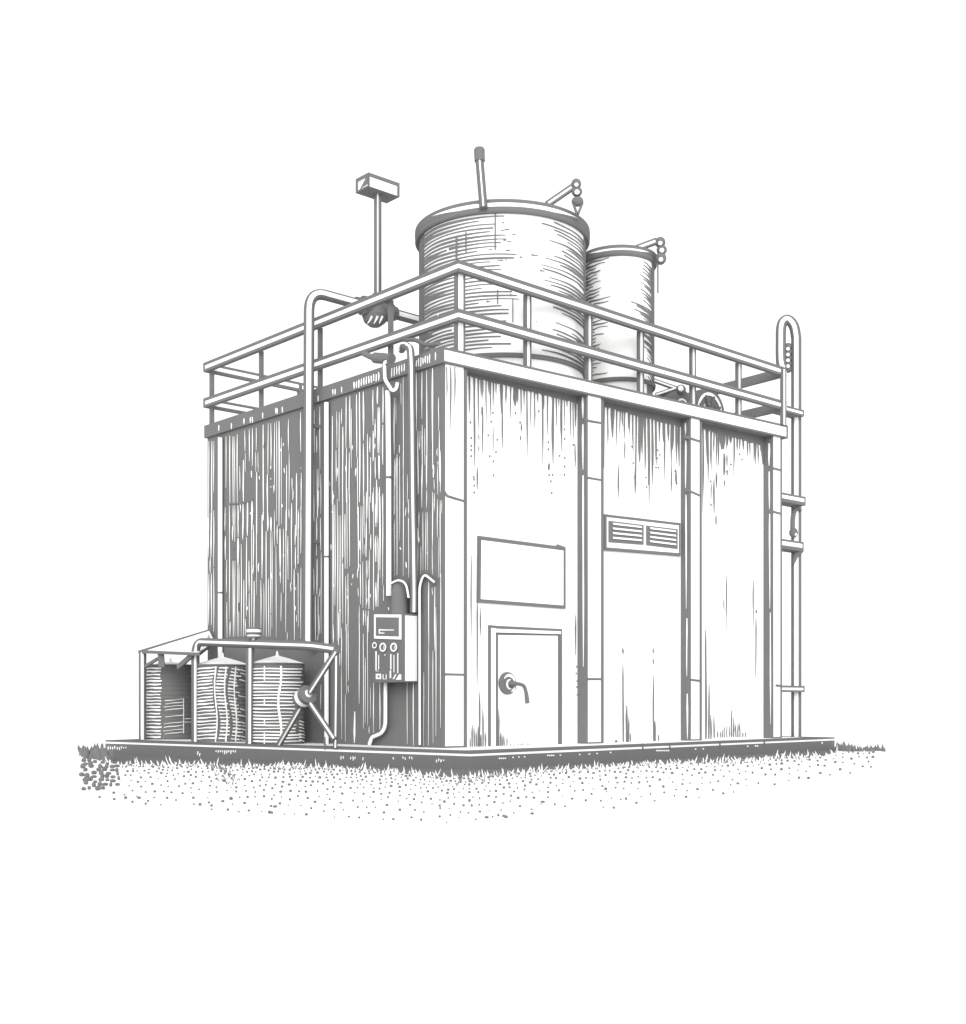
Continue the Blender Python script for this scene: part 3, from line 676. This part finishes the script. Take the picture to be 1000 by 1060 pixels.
# cabinet ------------------------------------------------------------------------------
cab = thing('control_cabinet', 'wall mounted control cabinet with a screen, dials and switches on the dark side wall', 'cabinet', tuple(onX(418, 705, -.15)))
mb = MB()
pa = onX(418.3, 635, -.30); pb = onX(386.6, 635, -.30); zb = onX(418.3, 706, -.30).z
bx0, by0, by1, bz0, bz1 = -.30, pa.y, pb.y, zb, pa.z
mb.box((bx0, by0, bz0), (-.004, by1, bz1), {'l': K, 'bottom': K}, ws={'f': (.02, .03, .03, .02), 'top': .02})
oC = lambda px, py: onX(px, py, bx0 - .006 - OFF[0])
oC2 = lambda px, py: onX(px, py, bx0 - .018)
oC3 = lambda px, py: onX(px, py, bx0 - .024)
for x, y0, y1, w in ((389.3, 674, 694, 1.4), (392, 678, 693, 1), (390.6, 694.4, 694.9, 3.5), (404.6, 677, 693, 1.3), (407.8, 678, 696, .9), (411.8, 676, 697, 1.1), (398.4, 677.4, 678.6, 1.2), (404.2, 694, 702, 1.6), (399.8, 698, 703, .9), (396.6, 698, 703, .9), (398, 702.6, 703.2, 3)):
    brush(mb, oC, [(x, y0), (x, y1)], [w, w], W)
mb.poly([oC(389, 703), oC(394.6, 703), oC(394.6, 697.4), oC(389, 697.4)], W); mb.poly([(lambda A_, B_: onX(A_, B_, bx0 - .012 - OFF[0]))(390.9, 701.2), (lambda A_, B_: onX(A_, B_, bx0 - .012 - OFF[0]))(392.8, 701.2), (lambda A_, B_: onX(A_, B_, bx0 - .012 - OFF[0]))(392.8, 699.2), (lambda A_, B_: onX(A_, B_, bx0 - .012 - OFF[0]))(390.9, 699.2)], K)
mb.poly([oC(409.5, 703.6), oC(415.4, 703.6), oC(415.4, 698), oC(413.2, 698)], W); mb.poly([oC(406.3, 703), oC(408, 703), oC(410.4, 698), oC(409, 698)], W)
body = mb.build('body', cab)
mb = MB()
q = [oC2(387.2, 661), oC2(414.8, 662), oC2(414.8, 636.2), oC2(387.2, 636)]
mb.face(*q, fill=K, w=.045, ink=W)
rq = [V((bx0, p.y, p.z)) for p in q]
for i in range(4): j = (i + 1) % 4; mb.poly((q[j], q[i], rq[i], rq[j]), W)
brush(mb, oC3, [(392, 652), (408, 652.2)], [1.4, .8], W); brush(mb, oC3, [(392.6, 652), (392.6, 655.5)], [1.2, 1.2], W); brush(mb, oC3, [(392, 655.3), (398, 655.3)], [1.3, .9], W)
mb.build('screen', body)
for x, y, rad in ((388.6, 668, 2.6), (397.3, 670, 3.7), (408.5, 670, 3.7)):
    mb = MB(); cc = oC(x, y); pxx = depth(cc) / F
    rr2 = rad * pxx * 1.15
    n = 22
    for i in range(n):
        t0, t1 = 2 * math.pi * i / n, 2 * math.pi * (i + 1) / n
        f_ = lambda t, k: cc + V((-.02, math.cos(t) * rr2 * k * 1.25, math.sin(t) * rr2 * k))
        mb.poly((f_(t0, 1.1), f_(t1, 1.1), f_(t1, .72), f_(t0, .72)), W)
        mb.poly((f_(t0, .72), f_(t1, .72), cc + V((-.02, 0, 0))), K)
        mb.poly((f_(t0, 1.1), f_(t1, 1.1), f_(t1, 1.1) + V((.022, 0, 0)), f_(t0, 1.1) + V((.022, 0, 0))), K)
    if rad > 3: brush(mb, lambda A_, B_: onX(A_, B_, bx0 - .03), [(x + .3, y - 1.6), (x, y + 1.6)], [.8, .8], W)
    mb.build('dial', body)
mb = MB(); xg = -.16
g0 = onX(413.5, 636, xg); pxx = depth(g0) / F
mb.lathe(g0, [(9 * pxx, -.02, K), (9 * pxx, .1, K), (8.6 * pxx, .35, K), (6.5 * pxx, .5, K), (3 * pxx, .55, K)], 28)
mb.build('meter_dome', cab)
mb = MB()
mb.tube(bend([onX(404.5, 604, xg - .12), onX(413, 600, xg - .12), onX(420.5, 604, xg - .12), onX(423, 619, xg - .12)], .3), .02, facing(g0), 50)
mb.build('cable_loop', cab)
mb = MB()
mb.tube(bend([onX(399, 706, -.1), onX(399, 757, -.1), onX(385, 763, -.1), onX(382.5, 770, -.1)], .3), .05, facing(g0), 34)
mb.build('drain_hose', cab)
mb = MB()
mb.tube(bend([onX(434.5, 771, -.06), onX(434.3, 606, -.06), onX(439, 594, -.06), onX(450.5, 603.5, -.06)], .3), .026, facing(g0), 40)
tag(mb.build('hooked_pipe'), 'slim white pipe with a hooked top beside the cabinet, near the wall corner', 'pipe')

# ================================================================== DRUMS
def drum(pxc, x, rpx, py_rim, py_apex, style, label, xs):
    cc = onX(pxc, 700, x); cc = V((cc.x, cc.y, ZS)); D = depth(cc); p = D / F; r = rpx * p; d = facing(cc)
    zt = H + (HZ - py_rim) * p; za = H + (HZ - py_apex) * p
    root = thing('ribbed_drum', label, 'drum', tuple(cc), 'ribbed drums in the pipe frame')
    mb = MB(); c0 = V((cc.x, cc.y, 0))
    prof = []; z = ZS + .003; nrib = 17
    for i in range(nrib):
        za0 = ZS + .003 + (zt - ZS) * i / nrib; prof += [(r, za0, K), (r + .012, za0 + (zt - ZS) / nrib * .5, K)]
    prof += [(r, zt, K)]
    mb.lathe(c0, prof, 64)
    z = ZS + .05; rs = r + .018
    while z < zt - .03:
        w = R.uniform(1.1, 1.55) * p
        style(mb, c0, rs, z, d, (z - ZS) / (zt - ZS), w)
        z += R.uniform(3.0, 3.7) * p
    mb.build('body', root)
    mb = MB()
    mb.lathe(c0, [(r + .01, zt + .002, K), (r + .015, zt + .03, W), (r * .45, zt + (za - zt) * .62, W), (.03, za - .02, W), (.012, za + .06, W)], 48)
    mb.build('lid', root)
def s_mid(mb, c, r, z, d, f, w):
    s = -14 + 5 * math.sin(f * 7)
    mb.arc(c, r, z, d, -62 + R.uniform(-3, 3), s + R.uniform(-3, 1), w * .9, w, W, .003, .03); mb.arc(c, r, z + .02, d, s + 5, s + 24 + R.uniform(-3, 2), w, w, W, .003); 
    mb.arc(c, r, z + .01, d, s + 29, s + 46 + R.uniform(-4, 8), w, w * .8, W, .003, -.02)
    if R.random() < .7: mb.arc(c, r, z - .01, d, s + 50, 68 + R.uniform(-6, 4), w * .8, w * .5, W, .003, -.05)
    for a in (-13, 6, 25): mb.vline(c, r + .002, d, a + 2.5 * math.sin(f * 7 + a), z - .045, z + .045, .021 if R.random() < .8 else .03, W)
def s_right(mb, c, r, z, d, f, w):
    e = 62 if f > .5 or f < .12 else 40
    mb.arc(c, r, z, d, -72, R.uniform(e - 8, e + 4), w * 1.1, w * .9, W, .003, .0)
    if R.random() < .8: mb.vline(c, r + .002, d, 5 + 3 * math.sin(f * 9), z - .05, z + .05, .035, W)
    if R.random() < .3: mb.vline(c, r + .002, d, -26, z - .04, z + .04, .025, W)
    if .02 < f < .3: mb.arc(c, r, z + .02, d, 50, 75, w, w * .6, W, .003, -.03)
def s_left(mb, c, r, z, d, f, w):
    mb.arc(c, r, z, d, -62, -20 + R.uniform(-2, 2), w, w, W, .003)
    if f < .55 and R.random() < .75: mb.arc(c, r, z, d, -12 + R.uniform(-4, 4), 30, w * .45, w * .5, W, .003, .04)
    if .1 < f < .55: mb.vline(c, r + .002, d, 28, z - .05, z + .05, .018, W)
    if f < .55 and R.random() < .4: mb.arc(c, r, z + .03, d, 31, 50, w * .6, w * .6, W)
XD = -.62
drum(176.5, XD, 26, 690, 684, s_left, 'dark ribbed drum furthest back, under the sloping canopy', None)
drum(230.5, XD - .02, 28.5, 690, 679, s_mid, 'ribbed drum in the middle, covered by a net of pale lines', None)
drum(287, XD - .04, 27.5, 688.5, 677.5, s_right, 'ribbed drum with pale pointed lid beside the diagonal braces', None)

# ================================================================== PIPE FRAME IN FRONT OF THE DRUMS
XF = -1.18
frm = thing('pipe_frame', 'bent tube guard frame with diagonal braces and a valve in front of the drums', 'frame', tuple(onX(260, 767, XF)))
Q = lambda px, py, x=XF: onX(px, py, x)
vw = facing(Q(260, 720)); pf = depth(Q(260, 720)) / F
def toslab(p): p = p.copy(); p.z = ZS; return p
mb = MB(); mb.tube(bend([toslab(Q(202.3, 766)), Q(202.3, 664.5), Q(321, 668.5), Q(349, 672.5)], .26), 4.6 * pf, vw, 16); mb.build('bent_rail', frm)
mb = MB(); mb.tube([toslab(Q(258.4, 767)), Q(258.8, 671)], 4.4 * pf, vw, 17); 
mb.build('post', frm)
mb = MB(); mb.tube([toslab(Q(347, 766)), Q(348, 673)], 2.0 * pf, vw, 20); mb.build('post', frm)
for pts in ([(348.5, 673), (321, 716)], [(317, 722), (289, 767)], [(321, 728), (346.5, 766)]):
    mb = MB(); X2 = XF - .03; A0, A1 = Q(*pts[0], X2), Q(*pts[1], X2)
    if A1.z < ZS + .1: A1.z = ZS + .02
    mb.tube([A0, A1], 3.0 * pf, vw, 17); mb.build('brace', frm)
mb = MB(); vc = Q(316.5, 720.5, XF - .06); ax = (Q(322, 716.5, XF - .1) - Q(311, 725.5, XF - .1))
mb.lathe(vc - ax * .55, [(8.5 * pf, 0, K), (9 * pf, .04, K), (9 * pf, .08, W), (9 * pf, .17, K), (9.6 * pf, .2, K), (9.6 * pf, .26, K), (4 * pf, .28, W), (3 * pf, .32, K)], 28, ax)
mb.build('valve', frm)
mb = MB(); cp = Q(263, 664)
mb.tube([Q(262.5, 669.5), Q(262.5, 660)], 3.2 * pf, vw, 25)
mb.lathe(Q(262.8, 660.6), [(6.6 * pf, 0, K), (6.8 * pf, .03, W), (6.8 * pf, .055, K), (7.6 * pf, .085, K), (7.6 * pf, .1, W), (7.4 * pf, .15, K), (6.8 * pf, .185, K)], 28)
mb.build('filler_cap', frm)

# canopy over the drum at the back ------------------------------------------------------
cn = thing('lean_to_canopy', 'small white sloping canopy on a thin post at the back left', 'canopy', tuple(toslab(Q(147.5, 766, -1.3))))
A1 = Q(143, 673.5, -1.35); yb = A1.y; 
hi = onX(217.5, 651, -.02)
D1 = Q(207, 676, -1.35)
mb = MB()
a0 = A1; b0 = D1; c0 = onX(222.5, 664, -.03); d0 = hi
def thick(mb, q, t, w):
    q = [V(p) for p in q]; r = [p - UP * t for p in q]
    mb.face(*q, fill=W, w=w); mb.face(*r[::-1], fill=W, w=w)
    for i in range(4): j = (i + 1) % 4; mb.poly((r[i], r[j], q[j], q[i]), K)
thick(mb, [a0, b0, c0, d0], .05, (.05, .05, .05, .17))
mb.build('roof_sheet', cn)
mb = MB(); mb.tube([toslab(Q(147.6, 766, -1.3)), Q(147.6, 675, -1.3)], 4.4 * pf, vw, 22); mb.build('post', cn)
mb = MB(); mb.bar(Q(150, 690, -1.28), Q(163, 682, -1.28), .04, .06, V((-1, 0, 0)), {k: K for k in ('f', 'b', 'l', 'r', 'top', 'bottom')}); mb.build('bracket', cn)
mb = MB(); mb.bar(Q(184, 691, -1.28), Q(199, 678, -1.28), .04, .1, V((-1, 0, 0)), {k: K for k in ('f', 'b', 'l', 'r', 'top', 'bottom')}); 
mb.build('bracket', cn); mb = MB()
mb.bar(Q(167.5, 691, -1.28), Q(166.5, 677, -1.28), .04, .12, V((-1, 0, 0)), {k: K for k in ('f', 'b', 'l', 'r', 'top', 'bottom')}); mb.build('bracket', cn)

# ================================================================== LOOPED PIPE ON THE RIGHT
XV = WX + .3
def Z2(px, py, D): return atD(px, py, D)
pv = onY(824.3, 600, .35); DV = depth(pv); pvx = DV / F
lp = thing('vent_pipe', 'tall pale pipe with a looped top standing against the right end of the building', 'pipe', (pv.x, pv.y, ZS))
mb = MB(); vb = Z2(824.3, 764, DV); vb.z = ZS; vd = facing(vb)
path = [vb, Z2(824.3, 420, DV), Z2(824.3, 350, DV), Z2(822.3, 339, DV), Z2(818.6, 333, DV), Z2(814.3, 331, DV), Z2(810.5, 333.5, DV), Z2(808.6, 340, DV), Z2(808.3, 352, DV), Z2(808.3, 368, DV), Z2(809, 377, DV), Z2(811.5, 383.5, DV)]
path = path[:2] + smooth(path[2:], 5)
mb.tube(path, 5.2 * pvx, vd, 24, n=6)
for py in (499, 636): 
    p0 = Z2(824.3, py, DV); mb.tube([p0 + UP * .02, p0 - UP * .02], 5.15 * pvx, vd, 0)
mb.build('pipe', lp)
for py, hgt, x1, wd, m in ((427, 6.5, 832.5, .3, 0), (518, 9, 834, .34, 1), (565, 9.5, 832, .34, 1), (712.3, 6.5, 833, .26, 0)):
    mb = MB()
    p0 = Z2(x1, py + .9, DV - 5 * pvx - .06); y_ = p0.y; zc = p0.z
    x_w = WX - .02 if False else Z2(811, py, DV).x
    mb.box((WX + .003, y_, zc - hgt * pvx / 2), (p0.x, y_ + wd, zc + hgt * pvx / 2), {'bottom': K, 'r': K}, ws={'f': (.04 if m == 0 else .07, .05, .045, .03), 'top': .03})
    mb.build('bracket', lp)
mb = MB()
Dk = DV - 6 * pvx
mb.tube(smooth([Z2(828, 525, Dk), Z2(823, 528, Dk), Z2(820.8, 536, Dk), Z2(820.5, 549, Dk)], 5), [.09] * 3 + [.05] * 13, vd, 0)
mb.ball(Z2(821.5, 551.5, Dk), 4.6 * pvx, 4.6 * pvx, 5 * pvx, K, 16, 10); mb.ball(Z2(823.6, 553, Dk - 3 * pvx), 1.6 * pvx, m=W)
mb.tube(smooth([Z2(828, 568, Dk), Z2(824, 574, Dk), Z2(821, 584, Dk)], 5), [.1, .1, .1, .09, .08, .07, .06, .05, .04, .03, .01], vd, 0)
mb.build('lever', lp)
mb = MB()
for y, m in ((359, 0), (365, 1), (371, 1), (377, 1), (382, 0)):
    p0 = Z2(815.8, y, DV + .02); mb.ball(p0, 4.1 * pvx, 4.1 * pvx, 4 * pvx, K, 14, 8)
    if y < 380: mb.lathe(Z2(815.6, y + 2.0, DV - 4.2 * pvx), [(1.9 * pvx, 0, W), (1.2 * pvx, .01, W)], 10, vd)
mb.build('insulator', lp)

# ================================================================== ROOF FANS
def zroof(x, y): return ztop(x, y) - .05
f0 = onY(731, 420, .75); Df = depth(f0); pq = Df / F
fan = thing('roof_fan', 'low round hooded roof fan between the railing posts, right of the small tank', 'fan', (f0.x, f0.y, zroof(f0.x, f0.y)))
mb = MB(); axd = V((0, -1, 0)); cz = V((f0.x, f0.y, atD(731, 428, Df).z)); rad = 23 * pq
def half(mb, c, r0, r1, y0, y1, m, a0=0, a1=180, n=24):
    for i in range(n):
        t0, t1 = math.radians(a0 + (a1 - a0) * i / n), math.radians(a0 + (a1 - a0) * (i + 1) / n)
        P_ = lambda t, r, y: V((c.x + math.cos(t) * r, y, c.z + math.sin(t) * r))
        mb.poly((P_(t0, r0, y0), P_(t0, r1, y0), P_(t1, r1, y0), P_(t1, r0, y0)), m)
        mb.poly((P_(t0, r1, y0), P_(t0, r1, y1), P_(t1, r1, y1), P_(t1, r1, y0)), K)
        mb.poly((P_(t0, r0, y0), P_(t1, r0, y0), P_(t1, r0, y1), P_(t0, r0, y1)), K)
        mb.poly((P_(t0, r0, y1), P_(t1, r0, y1), P_(t1, r1, y1), P_(t0, r1, y1)), K)
y_ = f0.y
half(mb, cz, rad * .9, rad * 1.06, y_ - .1, y_ + .35, K); half(mb, cz, rad * .76, rad * .9, y_ - .1, y_ + .3, W); half(mb, cz, rad * .5, rad * .76, y_ - .08, y_ + .3, K); 
half(mb, cz, rad * .12, rad * .5, y_ - .05, y_ + .3, W)
mb.build('hood', fan)
mb = MB()
for t in (25, 70, 115, 160):
    t = math.radians(t); mb.bar(cz + V((0, -.09, 0)), cz + V((math.cos(t) * rad * .8, -.09, math.sin(t) * rad * .8)), .04, .07, V((0, -1, 0)), {k: K for k in ('f', 'b', 'l', 'r', 'top', 'bottom')}, up=(0, -1, 0))
mb.ball(cz + V((0, -.1, 0)), .12, m=K)
mb.build('spokes', fan)
mb = MB(); mb.box((cz.x - rad * 1.0, y_ - .1, zroof(cz.x, y_)), (cz.x + rad * 1.0, y_ + .36, cz.z), {k: K for k in ('f', 'b', 'l', 'r', 'top', 'bottom')}); mb.build('base', fan)

f1 = onY(705, 420, .7); D1 = depth(f1); p1 = D1 / F
vlv = thing('roof_valve', 'squat dark roof valve with a round handle and two slanting pipes beside the small tank', 'valve', (f1.x, f1.y, zroof(f1.x, f1.y)))
mb = MB(); cz = atD(700, 424, D1)
half(mb, cz, 10 * p1, 19 * p1, f1.y - .1, f1.y + .3, K); half(mb, cz, 8 * p1, 10 * p1, f1.y - .1, f1.y + .25, W, 30, 150); half(mb, cz, 1 * p1, 8 * p1, f1.y - .08, f1.y + .25, K)
mb.box((cz.x - 19 * p1, f1.y - .1, zroof(cz.x, f1.y)), (cz.x + 19 * p1, f1.y + .3, cz.z), {k: K for k in ('f', 'b', 'l', 'r', 'top', 'bottom')})
mb.build('body', vlv)
mb = MB(); cc = atD(704.8, 403.5, D1 - .2)
mb.ball(cc, 5.2 * p1, m=K, n=18, k=12); mb.lathe(cc + facing(cc) * (4.2 * p1), [(2.9 * p1, 0, W), (2.6 * p1, .06, W)], 18, facing(cc))
mb.build('knob', vlv)
for q in ([(677, 394), (701, 402.5)], [(679, 409), (700, 402)]):
    mb = MB(); mb.tube([atD(*q[0], D1 - .1), atD(*q[1], D1 - .1)], 2.4 * p1, facing(cc), 20); mb.build('pipe', vlv)

# ================================================================== GRASS, SOIL, GRAVEL
LOW = [(84, 779), (100, 785), (118, 788), (150, 787.5), (200, 787), (240, 789), (290, 789), (330, 790), (380, 793), (430, 797), (470, 801), (500, 800), (540, 795), (600, 792), (640, 788), (700, 786), (740, 785), (800, 781), (840, 779), (870, 777), (900, 777.5), (917, 777.5)]
def low(x):
    for (a, b), (c_, d_) in zip(LOW, LOW[1:]):
        if x <= c_: return b + (d_ - b) * (x - a) / (c_ - a) + (3.2 if 118 < x < 860 else 1.0)
    return LOW[-1][1] + 1
def gz(px, py, z=0.006): return onZ(px, py, z)
def slab_foot(px):                                        # picture height of the slab's foot
    if px < 109: return 776.5
    if px > 864: return 773
    a, b = (sl, sn) if px < 487 else (sn, sr)
    d_ = ray(px, 790); nrm = (b - a).cross(UP); t = (a - CAM).dot(nrm) / d_.dot(nrm); p = CAM + d_ * t; p.z = 0
    return pix(p)[1]
mb = MB(); x = 112.0
while x < 866:
    st_ = R.uniform(1.2, 2.6); a = slab_foot(x) - .6; b = slab_foot(x + st_) - .6
    h0 = max(a + .8, low(x) + R.uniform(-1.6, 1.6)); h1 = max(b + .8, low(x + st_) + R.uniform(-1.6, 1.6))
    mb.poly((gz(x, a), gz(x, h0), gz(x + st_ * .5, h0 + R.uniform(0, 1.6)), gz(x + st_, h1), gz(x + st_, b)), K); x += st_
tag(mb.build('soil'), None, None, kind='structure')
# grass: upright blades, dark clumps and pale tips
mb = MB()
def blade(px, py, hpx, wpx, m, lean=0.0, z=0.0):
    b = gz(px, py, z); D = depth(b); p = D / F; t = b + UP * (hpx * p) + RT * (lean * p); mid = b * .45 + t * .55 + RT * (lean * .12 * p)
    s = RT * (wpx * p / 2); bk = FW * (wpx * p * .25)
    for sg in (1, -1):
        mb.poly((b - s, b + sg * bk, mid + sg * bk * .6, mid - s * .8), m); mb.poly((b + sg * bk, b + s, mid + s * .8, mid + sg * bk * .6), m)
        mb.poly((mid - s * .8, mid + sg * bk * .6, t), m); mb.poly((mid + sg * bk * .6, mid + s * .8, t), m)
x = 112.0
while x < 868:
    y = max(low(x), slab_foot(x) + .3) + R.uniform(.2, 2.2)
    blade(x, y + 1, R.uniform(2.5, 6.5) * (1.7 if R.random() < .2 else 1), R.uniform(.9, 1.7), W, R.uniform(-4.5, 4.5)); x += R.uniform(1.0, 2.6)
x = 116.0
while x < 868:
    y = low(x) + R.uniform(1.5, 4.5); blade(x, y, R.uniform(2.5, 5.5), R.uniform(.9, 1.8), K, R.uniform(-4, 4)); x += R.uniform(2.2, 6)
for i in range(46):
    x = 85 + 32 * (i / 46) + R.uniform(-1, 1); blade(x, 783 + 5 * (i / 46) + R.uniform(-2, 1.5), R.uniform(6, 13) * (1.35 if x > 97 else .9), R.uniform(3.5, 6.5), K, R.uniform(-5, 4))
for i in range(60):
    x = 866 + 50 * (i / 60); blade(x, 777.6 + R.uniform(-1, .6), (R.uniform(5, 11) if x < 886 else R.uniform(3, 7.5)), R.uniform(1.8, 3.6), K, R.uniform(-2, 2))
for cx_, cy_, n in ((229, 808, 26), (238, 815, 16), (222, 795, 12), (478, 800, 16), (489, 812, 14), (478, 815, 8)):
    for i in range(n):
        x = cx_ + R.gauss(0, 4.5); y = cy_ + R.uniform(-16, 2); blade(x, y, R.uniform(2, 6), R.uniform(1, 1.8), K, R.uniform(-3, 3))
tag(mb.build('grass'), 'ragged fringe of short grass along the foot of the slab', 'grass', kind='stuff')
# gravel
mb = MB()
def stone(px, py, rx, ry, m=K):
    b = gz(px, py, 0); p = depth(b) / F; b0 = len(mb.v); n, k = 7, 4; a = R.random() * 6
    el = [R.uniform(.6, 1.3) for _ in range(n)]
    for i in range(k + 1):
        t = math.pi * i / k
        for j in range(n):
            q = 2 * math.pi * j / n + a; r_ = math.sin(t) * el[j]
            mb.v.append((b.x + rx * p * r_ * math.cos(q), b.y + rx * p * r_ * math.sin(q), ry * p * (.85 - math.cos(t))))
    for i in range(k):
        for j in range(n):
            A_ = b0 + i * n + j; B_ = b0 + i * n + (j + 1) % n; mb.f.append((A_, B_, B_ + n, A_ + n)); mb.m.append(m)
pts = []
def far(x, y, s):
    for a, b in pts:
        if abs(a - x) < s * 1.25 and abs(b - y) < s * .8: return False
    return True
def reach(x):
    if x < 130: return 34
    if x < 620: return 30 + 12 * math.sin((x - 100) / 520 * math.pi)
    return 38 - 22 * (x - 620) / 290
for i in range(900):
    x = 85 + R.random() ** 1.5 * 38; y = low(x) + 3 + R.random() * 36 * (1 - (x - 85) / 90)
    if far(x, y, 3.7): pts.append((x, y)); stone(x, y, R.uniform(1.7, 3.4), R.uniform(1.6, 3.0))
for _ in range(50000):
    x = R.uniform(86, 905); t = R.random() ** 1.25; y = low(x) + .8 + t * reach(x) * 1.25
    if R.random() > (1 - t) ** .85 + .015: continue
    if not far(x, y, (2.5 if x < 560 else 3.1) + 5.4 * t + (0 if x > 130 else .9)): continue
    if x > 560 and R.random() < .35: continue
    pts.append((x, y))
for x, y in pts:
    big = max(0, (125 - x) / 40); s = R.uniform(.8, 1.5) + big * R.uniform(.6, 1.9)
    stone(x, y, s * 1.1, s * (1.0 if big == 0 else .85))
for x, y in ((130, 769 + 58), (144, 827), (153, 830), (281, 828), (285, 836), (239, 828), (627, 818), (764, 812), (486, 830), (460, 831), (562, 831), (455, 835), (504, 847), (516, 845), (524, 847), (551, 843), (279, 842), (207, 834), (219, 835), (648, 828)):
    stone(x, y, R.uniform(1.3, 2.6), R.uniform(1.2, 1.9))
tag(mb.build('gravel'), 'loose dark pebbles scattered over the pale ground in front of the slab', 'gravel', kind='stuff')

# ================================================================== LIGHT, SKY, CAMERA
w = bpy.data.worlds.new('World'); SC.world = w; w.use_nodes = True
bg = w.node_tree.nodes['Background']; bg.inputs['Color'].default_value = (1, 1, 1, 1); bg.inputs['Strength'].default_value = 1.2
sun = bpy.data.lights.new('sun', 'SUN'); sun.energy = 2.3; sun.angle = math.radians(35); sun.color = (1, .99, .97)
so = bpy.data.objects.new('sun', sun); C.objects.link(so)
so.rotation_euler = (-(V((-.666, -.746, .38)))).to_track_quat('-Z', 'Y').to_euler()
cam = bpy.data.cameras.new('camera'); co = bpy.data.objects.new('camera', cam); C.objects.link(co)
cam.sensor_fit = 'HORIZONTAL'; cam.sensor_width = 36; cam.lens = F / 1000 * 36; cam.shift_y = 0.2; cam.clip_end = 5000; cam.clip_start = .05
co.location = CAM; co.rotation_euler = (math.pi / 2, 0, -A)
SC.camera = co
SC.view_settings.view_transform = 'Standard'; SC.view_settings.look = 'None'; SC.view_settings.exposure = 0; SC.view_settings.gamma = 1
SC.cycles.max_bounces = 8; SC.cycles.diffuse_bounces = 6
